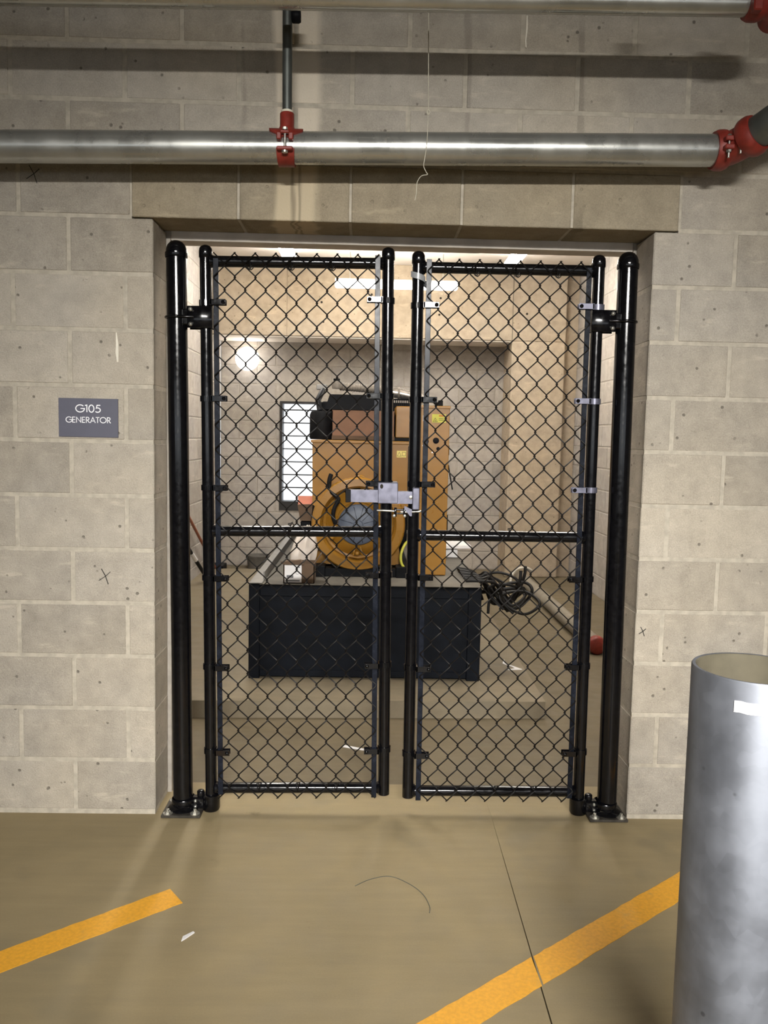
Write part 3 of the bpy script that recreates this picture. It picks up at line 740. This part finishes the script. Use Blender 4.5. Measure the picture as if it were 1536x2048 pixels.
def sign():
    x0, x1, z0, z1 = -1.266, -1.048, 1.448, 1.590
    rt = thing('room_sign', 'slate grey room sign reading G105 GENERATOR on the block wall', 'sign', (-1.157, -.004, z0))
    MB().box(x0, x1, -.006, .001, z0, z1, .0008).build('panel', M['sign'], rt)
    for txt, h, zb, tw, x_s in (('G105', .0285, 1.5385, .0945, -1.2035), ('GENERATOR', .0215, 1.5005, .166, -1.2395)):
        ad = [glyph(c, h) for c in txt]; tot = sum(a for a, _ in ad); k = tw/tot; x = x_s; m = MB()
        for c, (a, strokes) in zip(txt, ad):
            for st in strokes:
                cl_ = c in '0O'
                m.ribbon([(x+p[0]*k, zb+p[1]) for p in st], h*.125, -.0068, -.0055, 'y', cl_)
            x += a*k
        m.build('lettering', M['white'], rt, 'white letters '+txt)
sign()

# ------------------------------------------------------------------ bollard
bx, by, br, bz = .580, -1.66, .1095, 1.068
bo = thing('bollard', 'galvanized open-topped steel pipe bollard at the lower right', 'bollard', (bx, by, 0))
MB().lathe([(br, 0), (br, bz-.003), (br-.0015, bz), (br-.007, bz-.0005)], (bx, by, 0), 'z', 64).build('tube', M['galv'], bo)
MB().lathe([(br-.007, bz-.0005), (br-.009, bz-.002), (br-.009, bz-.35), (.0005, bz-.351)], (bx, by, 0), 'z', 64).build('inner_face', M['bollard_inside'], bo, 'dark inside of the bollard')
m = MB(); vs = []
for i in range(17):
    a = math.radians(228+i*86/16)
    for r in (br-.0002, br+.0016):
        for z in (bz-.0545, bz-.0345): vs.append((bx+r*math.cos(a), by+r*math.sin(a), z+.0012*math.sin(i*2.1)*(1 if i < 2 else .3)))
fs = []
for i in range(16):
    b = 4*i; fs += [(b+2, b+6, b+7, b+3), (b, b+1, b+5, b+4), (b+1, b+3, b+7, b+5), (b, b+4, b+6, b+2)]
m.add(vs, fs+[(0, 2, 3, 1), (64, 65, 67, 66)], True).build('reflective_tape', M['tape'], bo, 'white reflective tape band')

# ------------------------------------------------------------------ floor markings and litter
def stripe(quads, label):
    m = MB()
    for poly in quads: m.prism(poly, .0, .0012, 'z')
    return m.build('painted_stripe', M['yellow_paint'], label=label, cat='floor stripe', group='yellow stripes on the garage floor')
def ragged(a, b, n, amp):
    a, b = Vector(a), Vector(b); t = (b-a); nrm = Vector((-t.y, t.x)).normalized()
    return [tuple(a+t*(i/n)+nrm*random.uniform(-amp, amp)) for i in range(n+1)]
A0, B0 = (-.738, -.532), (-.680, -.612)
dL = (Vector((-1.138, -.863))-Vector(A0)).normalized()
eA, eB = tuple(Vector(A0)+dL*2.2), tuple(Vector(B0)+dL*2.2)
stripe([ragged(A0, eA, 70, .0018)+ragged(eB, B0, 70, .0018)], 'short yellow stripe ending on the floor left of the gate')
dR = (Vector((.963, -.409))-Vector((.022, -1.148))).normalized()
P0, Q0 = Vector((.022, -1.148)), Vector((.184, -1.147))
def on(P, t): return tuple(P+dR*t)
def cross_t(P, x): return (x-P.x)/dR.x
tp0, tq0 = cross_t(P0, .3715), cross_t(Q0, .3745)
stripe([ragged(on(P0, -1.4), on(P0, tp0-.004), 50, .0018)+ragged(on(Q0, tq0-.004), on(Q0, -1.4), 50, .0018),
        ragged(on(P0, tp0+.004), on(P0, 1.7), 50, .0018)+ragged(on(Q0, 1.7), on(Q0, tq0+.004), 50, .0018)], 'long yellow stripe crossing the floor joint beside the bollard')
MB().tube(spline([(-.140, -.508, .002), (-.09, -.470, .004), (-.024, -.454, .006), (.04, -.500, .005), (.080, -.560, .004), (.096, -.625, .003), (.093, -.660, .002)], 6), .0011, 6) \
    .build('wire_offcut', M['old_pipe'], label='thin curved wire offcut lying on the garage floor', cat='wire')
def scrap(pts, z, label, mat='paper'):
    m = MB(); m.prism(pts, z, z+.003, 'z'); m.build('paper_scrap', M[mat], label=label, cat='scrap')
scrap([(-.640, -.790), (-.615, -.765), (-.610, -.770), (-.630, -.800), (-.640, -.812)], .0, 'tiny pale scrap on the floor between the yellow stripes')
scrap([(-.215, .72), (-.205, .74), (-.12, .70), (-.06, .665), (-.13, .685)], 0, 'thin white scrap on the floor behind the left gate leaf')
m = MB().ribbon([(.76, 1.98), (.745, 1.90), (.79, 1.83), (.815, 1.78), (.75, 1.76)], [.008, .012, .016, .030, .012], .092, .095, 'z')
m.build('paper_scrap', M['paper'], label='curled white scrap on the pad near its right edge', cat='scrap')

# ------------------------------------------------------------------ generator set
TZ0, TZ1 = .092, .636
G = thing('generator_set', 'yellow and black diesel generator on a black tank behind the gate', 'generator', (-.12, 1.52, TZ0))
TX0, TX1, TY0, TY1 = -.775, .540, 1.515, 4.6
tank = MB().box(TX0+.01, TX1-.012, TY0+.012, TY1, TZ0+.012, TZ1-.006, .003).build('fuel_tank', M['tank_black'], G, 'navy black base tank')
for x0, x1, nm in ((TX0, TX0+.062, 'corner_post'), (TX1-.075, TX1, 'corner_post')):
    MB().box(x0, x1, TY0, TY0+.03, TZ0, TZ1-.004, .003).build(nm, M['tank_black'], tank)
MB().box(TX0+.062, TX1-.075, TY0+.002, TY0+.02, TZ1-.07, TZ1-.004, .003).build('top_flange', M['tank_black'], tank)
MB().box(TX0+.062, TX1-.075, TY0+.004, TY0+.02, TZ0+.012, TZ0+.05, .003).build('bottom_flange', M['tank_black'], tank)
MB().box(TX0+.06, TX1, TY0-.002, TY1, TZ1-.004, TZ1, .001).build('tank_top', M['dust_top'], tank)
MB().box(TX0, TX0+.075, TY0, TY1, TZ1, TZ1+.006, .001).box(TX0+.066, TX0+.075, TY0+.12, TY1, TZ1+.006, TZ1+.05, .001).build('side_rail', M['rail_metal'], tank)
# skid beams
for x in (-.40, .10):
    MB().box(x-.04, x+.04, 1.78, 4.4, TZ1, TZ1+.065, .004).build('skid_rail', M['machine_black'], G)
MB().box(-.44, .14, 1.80, 1.88, TZ1+.0, TZ1+.05, .004).build('skid_crossbar', M['machine_black'], G)
# alternator end bell (axis y), centre
AX, AY, AZ = -.168, 1.80, .952
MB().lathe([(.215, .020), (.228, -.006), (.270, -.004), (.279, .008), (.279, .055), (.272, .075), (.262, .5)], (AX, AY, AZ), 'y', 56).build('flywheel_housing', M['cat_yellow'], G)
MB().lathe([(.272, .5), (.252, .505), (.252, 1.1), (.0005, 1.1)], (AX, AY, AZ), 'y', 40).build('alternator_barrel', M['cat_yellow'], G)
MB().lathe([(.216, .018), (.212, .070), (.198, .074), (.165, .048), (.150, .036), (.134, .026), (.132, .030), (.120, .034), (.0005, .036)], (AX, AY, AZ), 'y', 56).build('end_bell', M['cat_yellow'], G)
fn = MB().lathe([(.122, .034), (.122, .016), (.116, .010), (.070, .004), (.030, .001), (.0005, .0)], (AX, AY, AZ-.004), 'y', 48).build('fan_cover', M['fan'], G, 'blue grey fan cover')
for k in range(12):
    a = 2*PI*k/12+.26
    MB().tube([(AX+.034*math.cos(a), AY+.0008, AZ-.004+.034*math.sin(a)), (AX+.112*math.cos(a), AY+.009, AZ-.004+.112*math.sin(a))], .0013, 6).build('rib', M['machine_black'], fn)
MB().lathe([(.032, .002), (.028, -.001), (.024, .001)], (AX, AY-.0005, AZ-.004), 'y', 28).build('hub_ring', M['fan'], fn)
for k in range(6):
    a = 2*PI*k/6+.5
    MB().lathe([(.014, .03), (.013, .012), (.008, .006), (.0005, .005)], (AX+.178*math.cos(a), AY, AZ+.178*math.sin(a)), 'y', 14).build('boss', M['cat_yellow'], G)
for sx in (-1, 1):
    MB().tube(spline([(AX+sx*.016, AY+.026, AZ-.140), (AX+sx*.022, AY+.018, AZ-.165), (AX+sx*.026, AY+.020, AZ-.190)], 4), .006, 10).build('web', M['cat_yellow'], G)
MB().tube([(AX-.05, AY+.02, AZ-.195), (AX, AY+.014, AZ-.203), (AX+.05, AY+.02, AZ-.195)], .007, 10).build('web', M['cat_yellow'], G)
# upper housing (terminal box) with slanted shoulder
UY = 1.880
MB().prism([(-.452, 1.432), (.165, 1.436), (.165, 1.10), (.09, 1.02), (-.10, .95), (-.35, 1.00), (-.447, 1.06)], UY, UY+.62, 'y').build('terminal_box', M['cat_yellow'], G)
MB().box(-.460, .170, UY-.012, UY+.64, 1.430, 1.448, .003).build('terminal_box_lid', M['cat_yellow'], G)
MB().ribbon([(.128, 1.42), (.128, 1.13)], .010, UY-.003, UY+.001, 'y').build('panel_seam', M['machine_black'], G)
MB().lathe([(.040, .004), (.036, -.008), (.026, -.012), (.020, -.004), (.0005, -.002)], (-.160, UY-.001, 1.205), 'y', 26).build('lifting_boss', M['cat_yellow'], G)
MB().tube([(-.25, UY-.01, 1.135), (-.20, UY-.014, 1.155), (-.16, UY-.012, 1.165)], .008, 8).build('drain_arm', M['machine_black'], G)
MB().tube(spline([(-.335, UY-.045, 1.245), (-.345, UY-.06, 1.20), (-.335, UY-.075, 1.145), (-.300, UY-.085, 1.115), (-.288, UY-.09, 1.095), (-.310, UY-.095, 1.05), (-.318, UY-.095, 1.00), (-.305, UY-.085, .955)], 6), [.013]*8+[.012]*35, 12) \
    .build('breather_hose', M['rubber'], G, 'bent black rubber hose')
MB().box(.055, .112, UY-.0015, UY+.001, 1.352, 1.392).build('warning_decal', M['sticker_p'], G, 'pale yellow warning decal')
MB().ribbon([(.058, 1.360), (.070, 1.384), (.082, 1.360)], .002, UY-.0026, UY-.001, 'y', True).ribbon([(.088, 1.362), (.108, 1.362), (.108, 1.384), (.088, 1.384)], .002, UY-.0026, UY-.001, 'y', True).build('decal_print', M['ink'], G)
# feet of the alternator
for x in (AX-.20, AX+.20):
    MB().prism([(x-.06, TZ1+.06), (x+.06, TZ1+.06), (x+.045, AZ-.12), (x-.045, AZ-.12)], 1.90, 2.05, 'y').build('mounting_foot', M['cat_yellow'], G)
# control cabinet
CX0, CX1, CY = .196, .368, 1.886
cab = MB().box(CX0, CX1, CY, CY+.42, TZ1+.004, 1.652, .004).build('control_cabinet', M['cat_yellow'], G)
MB().box(CX0-.004, CX1+.004, CY-.006, CY+.425, 1.648, 1.664, .003).build('cabinet_lid', M['cat_yellow'], cab)
for x, z, r in ((.227, 1.452, .0185), (.289, 1.457, .0185), (.303, 1.409, .0105)):
    MB().lathe([(r, .001), (r, -.004), (r*.8, -.006), (.0005, -.0062)], (x, CY, z), 'y', 20).build('hole_plug', M['machine_black'], cab)
for x, z in ((.212, 1.425), (.268, 1.385)):
    MB().lathe([(.004, .001), (.004, -.003), (.0005, -.0035)], (x, CY, z), 'y', 10).build('screw', M['zinc'], cab)
MB().box(.262, .345, CY-.0015, CY+.001, 1.565, 1.615).build('warning_decal', M['sticker_y'], cab, 'yellow green warning decal')
MB().ribbon([(.268, 1.570), (.281, 1.592), (.294, 1.570)], .002, CY-.0026, CY-.001, 'y', True).ribbon([(.303, 1.580), (.338, 1.580)], .0025, CY-.0026, CY-.001, 'y').ribbon([(.303, 1.590), (.330, 1.590)], .0025, CY-.0026, CY-.001, 'y').prism(arcpts(.281, 1.576, .003, 0, 360, 8)[:-1], -.0026+CY, CY-.001, 'y').build('decal_print', M['ink'], cab)
MB().box(.303, .341, CY-.0026, CY-.001, 1.602, 1.609).build('decal_print', M['ink_orange'], cab)
MB().box(.208, .222, CY-.0015, CY+.001, 1.572, 1.606).build('small_decal', M['paper'], cab, 'small white decal')
MB().box(.302, .330, CY+.05, CY+.08, 1.664, 1.70, .003).box(.285, .310, CY+.09, CY+.12, 1.664, 1.69, .003).build('cable_gland', M['machine_black'], cab)
MB().box(CX1, CX1+.008, CY+.05, CY+.08, 1.37, 1.43, .002).build('latch', M['machine_black'], cab)
MB().box(CX1+.004, CX1+.016, CY+.10, CY+.13, .86, 1.0, .002).build('side_conduit', M['machine_black'], cab)
MB().tube([(CX1+.005, CY+.06, 1.31), (CX1+.035, CY+.07, 1.16)], .004, 8).build('cabinet_stay', M['machine_black'], cab)
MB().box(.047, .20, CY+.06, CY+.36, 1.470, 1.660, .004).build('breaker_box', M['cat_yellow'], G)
MB().box(.03, .20, CY+.05, CY+.38, 1.448, 1.470, .002).build('breaker_tray', M['machine_black'], G)
# engine, radiator and top gear, all black
MB().box(-.42, .16, 2.52, 3.60, .72, 1.42, .03).build('engine_block', M['machine_black'], G)
rad = MB().box(-.50, .36, 3.80, 4.10, .70, 1.74, .01).build('radiator', M['machine_black'], G)
MB().prism([(-.395, 1.640), (.03, 1.640), (.03, 1.735), (-.365, 1.735)], 2.18, 2.50, 'y').build('air_intake_duct', M['machine_black'], G)
MB().box(-.43, .20, 2.44, 2.62, 1.448, 1.70, .01).build('intake_manifold', M['machine_black'], G)
for k in range(4):
    MB().lathe([(.055, 0), (.055, .09), (.04, .095), (.0005, .095)], (-.33+.12*k, 2.34, 1.545), 'z', 16).build('filter_cap', M['machine_black'], G)
MB().lathe([(.0005, 0), (.070, .0), (.076, .012), (.076, .15), (.066, .172), (.0005, .175)], (-.405, 2.05, 1.450), 'z', 28).build('air_filter', M['rubber'], G)
MB().tube([(-.42, 2.10, 1.62), (-.44, 2.20, 1.70), (-.42, 2.40, 1.77)], .018, 10).build('intake_hose', M['machine_black'], G)
m = MB(); pts = []; rr = []
for i in range(41):
    pts.append((-.315+.009*i, 2.55, 1.808-.0006*i)); rr.append(.024+(.005 if i % 2 else 0))
m.tube(pts, rr, 16).build('corrugated_pipe', M['lagging'], G)
MB().lathe([(.0005, 0), (.03, 0), (.034, .02), (.030, .045), (.02, .05), (.0005, .052)], (-.335, 2.52, 1.79), 'z', 18).build('oil_cap', M['lagging'], G)
MB().lathe([(.0005, 0), (.022, 0), (.022, .014), (.0005, .015)], (-.335, 2.52, 1.842), 'z', 16).build('cap_top', M['machine_black'], G)
MB().tube([(-.01, 2.55, 1.782), (.05, 2.55, 1.775), (.11, 2.55, 1.765), (.26, 2.55, 1.735)], [.036, .036, .034, .030], 20).build('exhaust_pipe', M['chrome'], G)
MB().lathe([(.030, -.008), (.042, -.008), (.042, .006), (.030, .006)], (.085, 2.55, 1.770), 'x', 22).build('exhaust_flange', M['lagging'], G)
MB().box(-.47, -.40, 2.50, 2.56, 1.78, 1.815, .004).build('bracket', M['rail_metal'], G)
# perforated guard behind the breaker box
gm = MB()
for k in range(14): gm.box(.0+.014*k, .006+.014*k, 2.40, 2.41, 1.64, 1.72)
gm.box(0, .20, 2.40, 2.41, 1.715, 1.725).box(0, .20, 2.40, 2.41, 1.635, 1.645).box(.0, .20, 2.415, 2.43, 1.45, 1.70)
gm.build('fan_guard', M['machine_black'], G)
MB().tube(spline([(.165, 1.86, .86), (.120, 1.84, .84), (.092, 1.82, .78), (.095, 1.82, .72), (.125, 1.83, .685), (.18, 1.85, .67)], 6), .008, 10).build('ground_wire', M['wire_yellow'], G, 'yellow ground wire')

# loose cables drooping right of the tank
random.seed(21)
for k in range(9):
    y = 1.62+.06*k; a = random.uniform(-.03, .03)
    x1, z1 = random.uniform(.68, .86), random.uniform(.42, .50); zt = random.uniform(.54, .64)
    P = [(.46, y, TZ1+.018), (.545+random.uniform(0, .03), y+a, TZ1+.022-.004*k), (.62+random.uniform(-.02, .03), y+.05*math.sin(k), random.uniform(.53, .66)), (.70+random.uniform(-.03, .04), y+.03, random.uniform(.44, .58)),
         (x1, y+random.uniform(-.06, .06), z1), (x1+.08, y+random.uniform(-.05, .08), zt-.05), (x1+random.uniform(-.05, .1), y+.05, zt), (x1-random.uniform(.08, .18), y+.04, zt-.03), (x1-random.uniform(.05, .15), y+random.uniform(-.04, .04), z1+random.uniform(-.03, .06))]
    if k in (2, 5): P = P[:5]+[(x1+.05, y, .62), (x1+.06, y, .70)]
    MB().tube(spline(P, 7), random.choice((.0085, .010, .012)), 8).build('power_cable', M['cable'], label='black power cable in the tangle hanging right of the generator tank', cat='cable', group='loose cables beside the generator')

# things lying on the generator
def carton(name, x0, x1, y0, y1, z0, z1, mat, label, flaps=()):
    t = thing(name, label, 'box', ((x0+x1)/2, (y0+y1)/2, z0)); e = .004
    MB().box(x0, x1, y0, y1, z0, z0+e).box(x0, x1, y0, y0+e, z0, z1).box(x0, x1, y1-e, y1, z0, z1).box(x0, x0+e, y0, y1, z0, z1).box(x1-e, x1, y0, y1, z0, z1).build('carton_body', M[mat], t)
    return t
c1 = carton('cardboard_box', -.338, .040, 1.92, 2.16, 1.448, 1.624, 'cardboard', 'closed brown cardboard box on top of the generator housing')
MB().box(-.338, .040, 1.92, 2.038, 1.624, 1.628).box(-.338, .040, 2.042, 2.16, 1.624, 1.628).build('lid_flap', M['cardboard'], c1)
MB().box(-.3385, .0405, 1.9188, 1.9205, 1.452, 1.476).build('fold_line', M['cardboard_d'], c1)
c2 = carton('open_carton', -.585, -.410, 1.545, 1.70, TZ1, .748, 'cardboard_d', 'open carton with a white label on the front corner of the tank')
MB().box(-.578, -.482, 1.5435, 1.5455, .642, .744).build('label', M['paper'], c2, 'white shipping label')
MB().box(-.566, -.528, 1.5425, 1.5437, .668, .683).box(-.570, -.492, 1.5425, 1.5437, .649, .655).ribbon(arcpts(-.505, .697, .010, 0, 360, 14, .008)[:-1], .0015, 1.5425, 1.5437, 'y', True).box(-.505, -.492, 1.5425, 1.5437, .726, .732).build('label_print', M['ink_grey'], c2)
MB().prism([(-.585, .748), (-.470, .748), (-.485, .775), (-.600, .762)], 1.515, 1.545, 'y').build('flap', M['cardboard_d'], c2)
MB().prism([(-.412, .745), (-.408, .750), (-.372, .80), (-.377, .803)], 1.55, 1.69, 'y').build('flap', M['cardboard_d'], c2)
def bag():
    m = MB(); random.seed(5); n, k = 26, 13; vs = []
    for j in range(k):
        v = j/(k-1)
        for i in range(n):
            a = 2*PI*i/n
            r = (.5+.5*math.sin(PI*min(1, v*1.05+.08)))**.6*(1+.10*math.sin(5*a+4*v)+.07*math.sin(9*a-7*v)+random.uniform(-.05, .05))
            if v > .85: r *= (1-v)/.15*.85+.15
            vs.append((-.515+.075*r*math.cos(a)+.05*v, 1.80+.07*r*math.sin(a), TZ1+.01+.285*v*(1+.05*math.sin(3*a))))
    fs = [(j*n+i, j*n+(i+1) % n, (j+1)*n+(i+1) % n, (j+1)*n+i) for j in range(k-1) for i in range(n)]
    m.add(vs, fs, True); m.add(vs[:n], [tuple(range(n))[::-1]]); m.add(vs[-n:], [tuple(range(n))])
    m.build('plastic_bag', M['plastic_bag'], label='crumpled white plastic bag behind the open carton on the tank', cat='bag')
bag()
c3 = thing('cardboard_box', 'small brown box with a salmon top painted as backlit, hanging beside the yellow housing', 'box', (-.505, 2.10, .94))
MB().prism([(-.548, 1.045), (-.452, 1.045), (-.465, .945), (-.530, .945)], 2.02, 2.14, 'y').build('carton_body', M['cardboard_d'], c3)
MB().prism([(-.545, 1.045), (-.452, 1.047), (-.452, 1.098), (-.548, 1.098)], 2.05, 2.056, 'y').build('lid', M['salmon'], c3)
MB().box(-.53, -.46, 2.04, 2.12, TZ1, .945, .01).build('stand', M['machine_black'], c3)
bd = MB().prism([(.40, 2.62), (.62, 2.66), (.60, 3.05), (.38, 3.0)], TZ1+.07, TZ1+.09, 'z').box(.42, .53, 2.70, 2.9, TZ1, TZ1+.07)
bd.build('foam_board', M['paper'], label='white board lying on the tank behind the control cabinet', cat='board')

# ------------------------------------------------------------------ other things in the room
fp = thing('floor_pipe', 'galvanized pipe lying on the floor along the right wall, red capped end', 'pipe', (1.50, 4.2, 0))
MB().tube([(1.497, 2.53, .0575), (1.50, 5.45, .0575)], .057, 28).build('pipe', M['floor_pipe'], fp)
MB().lathe([(.0005, -.012), (.05, -.010), (.062, 0), (.064, .02), (.064, .05), (.058, .055)], (1.497, 2.492, .064), 'y', 26).build('end_cap', M['red'], fp, 'red end cap')
MB().tube(spline([(1.38, 5.30, .02), (1.40, 5.32, .09), (1.46, 5.36, .145), (1.56, 5.40, .15), (1.62, 5.42, .12)], 6), .014, 10).build('pipe_offcut', M['white_pvc'], label='white bent pipe piece over the far end of the floor pipe', cat='pipe')
MB().lathe([(.0005, 0), (.11, 0), (.115, .02), (.125, .13), (.130, .135), (.130, .15), (.12, .15), (.11, .03), (.0005, .03)], (-1.30, 6.02, 0), 'z', 28).build('grey_bucket', M['grey_plastic'], label='low grey bucket on the floor against the back wall', cat='bucket')
h = thing('broom', 'pole with an orange brown handle leaning on the left room wall', 'broom', (-1.68, 5.3, 0))
MB().tube([(-1.735, 3.9, 1.00), (-1.66, 5.40, .09)], .014, 10).build('handle', M['wood'], h)
MB().box(-1.74, -1.58, 5.38, 5.62, .05, .12, .006).build('head', M['machine_black'], h)
bb = MB()
for i in range(14): bb.box(-1.735+.0108*i, -1.729+.0108*i, 5.40, 5.60, 0, .052)
bb.build('bristles', M['rubber'], h)
h = thing('squeegee', 'dark pole with a white label leaning low on the left room wall', 'squeegee', (-1.6, 4.6, 0))
MB().tube([(-1.715, 3.2, .99), (-1.59, 4.72, .06)], .018, 10).build('handle', M['machine_black'], h)
pa, pb = Vector((-1.715, 3.2, .99)), Vector((-1.59, 4.72, .06))
MB().tube([pa+(pb-pa)*.60, pa+(pb-pa)*.69], .0192, 12).build('label', M['paper'], h, 'white label sleeve')
MB().box(-1.70, -1.45, 4.70, 4.74, .02, .07, .004).build('head', M['machine_black'], h)
MB().box(-1.69, -1.46, 4.712, 4.722, 0, .024).build('blade', M['rubber'], h)

# strip lights, globe light, ceiling conduit
def strip(x0, x1, y0, y1, z, label, rods=True, lamp='lamp'):
    t = thing('strip_light', label, 'light', ((x0+x1)/2, (y0+y1)/2, z), 'white strip lights in the generator room')
    cx, cy = ((x0+x1)/2, (y0+y1)/2)
    if (x1-x0) > (y1-y0): MB().box(x0, x1, cy-.018, cy+.018, z+.030, z+.06, .004).build('housing', M['fixture'], t)
    else: MB().box(cx-.018, cx+.018, y0, y1, z+.030, z+.06, .004).build('housing', M['fixture'], t)
    MB().box(x0, x1, y0, y1, z-.025, z+.031, .012).build('diffuser', M[lamp], t)
    if rods:
        lx = (x1-x0) > (y1-y0)
        for q in (.12, .88):
            px, py = (x0+(x1-x0)*q, (y0+y1)/2) if lx else ((x0+x1)/2, y0+(y1-y0)*q)
            MB().tube([(px, py, z+.06), (px, py, RC)], .004, 6).build('hanger', M['zinc'], t)
strip(-.94, -.82, 3.80, 5.02, 3.13, 'strip light on the ceiling above the left gate leaf, far one of its row')
strip(1.15, 1.27, 3.72, 4.94, 3.13, 'strip light on the ceiling above the right gate leaf, far one of its row')
strip(-.94, -.82, 1.20, 2.42, 3.13, 'strip light on the ceiling left of the generator, near one of its row')
strip(1.15, 1.27, 1.20, 2.42, 3.13, 'strip light on the ceiling right of the generator, near one of its row')
strip(-.461, .734, 5.10, 5.20, 2.945, 'long strip light hanging crosswise in front of the concrete beam', lamp='lamp_dim')
g = thing('globe_light', 'round glowing globe light on the back wall below the beam', 'light', (-1.437, 6.12, 2.17))
MB().lathe([(.0005, .0), (.07, 0), (.07, -.03), (.05, -.035)], (-1.437, 6.2, 2.292), 'y', 24).build('base', M['fixture'], g)
MB().lathe([(.0005, -.128)]+[(.128*math.sin(math.radians(a)), -.128*math.cos(math.radians(a))) for a in range(15, 166, 10)]+[(.03, .125)], (-1.437, 6.045, 2.292), 'y', 32).build('globe', M['globe'], g)
for dy, lab in ((0, 'grey conduit bending across the room ceiling, nearer of two'), (.10, 'grey conduit bending across the room ceiling, farther of two')):
    MB().tube(spline([(-.62, 3.6, 3.23), (-.60, 4.30, 3.23), (-.55, 4.62+dy, 3.23), (-.35, 4.75+dy, 3.23), (.2, 4.78+dy, 3.23), (.9, 4.78+dy, 3.23)], 6), .014, 8).build('conduit', M['old_pipe'], label=lab, cat='conduit', group='ceiling conduits')

# ------------------------------------------------------------------ garage lamps (behind the photographer)
def garage_lamp(x, y, tilt, watts, label, spread=180):
    t = thing('garage_lamp', label, 'light', (x, y, 3.10), 'garage ceiling lamps')
    MB().box(x-1.2, x+1.2, y-.10, y+.10, 3.20, 3.28, .01).build('housing', M['fixture'], t)
    for q in (-.9, .9): MB().tube([(x+q, y, 3.28), (x+q, y, 3.45)], .005, 6).build('hanger', M['zinc'], t)
    L = bpy.data.lights.new('garage_lamp_light', 'AREA'); L.shape = 'RECTANGLE'; L.size = 2.3; L.size_y = .16; L.energy = watts; L.color = (1.0, .975, .93); L.spread = math.radians(spread)
    o = bpy.data.objects.new('lamp_tube', L); COL.objects.link(o); o.parent = t; o.location = (0, 0, .09); o.rotation_euler = (math.radians(tilt), 0, 0)
garage_lamp(.15, -6.6, 68.2, GARAGE_W*.54, 'long ceiling lamp of the parking level, nearer one', 46)
garage_lamp(.6, -8.2, 15, GARAGE_W*.8, 'long fill lamp added under the garage ceiling, farther one')  # added fill lamp, unseen, lifts the ambient light of the garage

for o in bpy.data.objects:
    if '_o' in o: del o['_o']
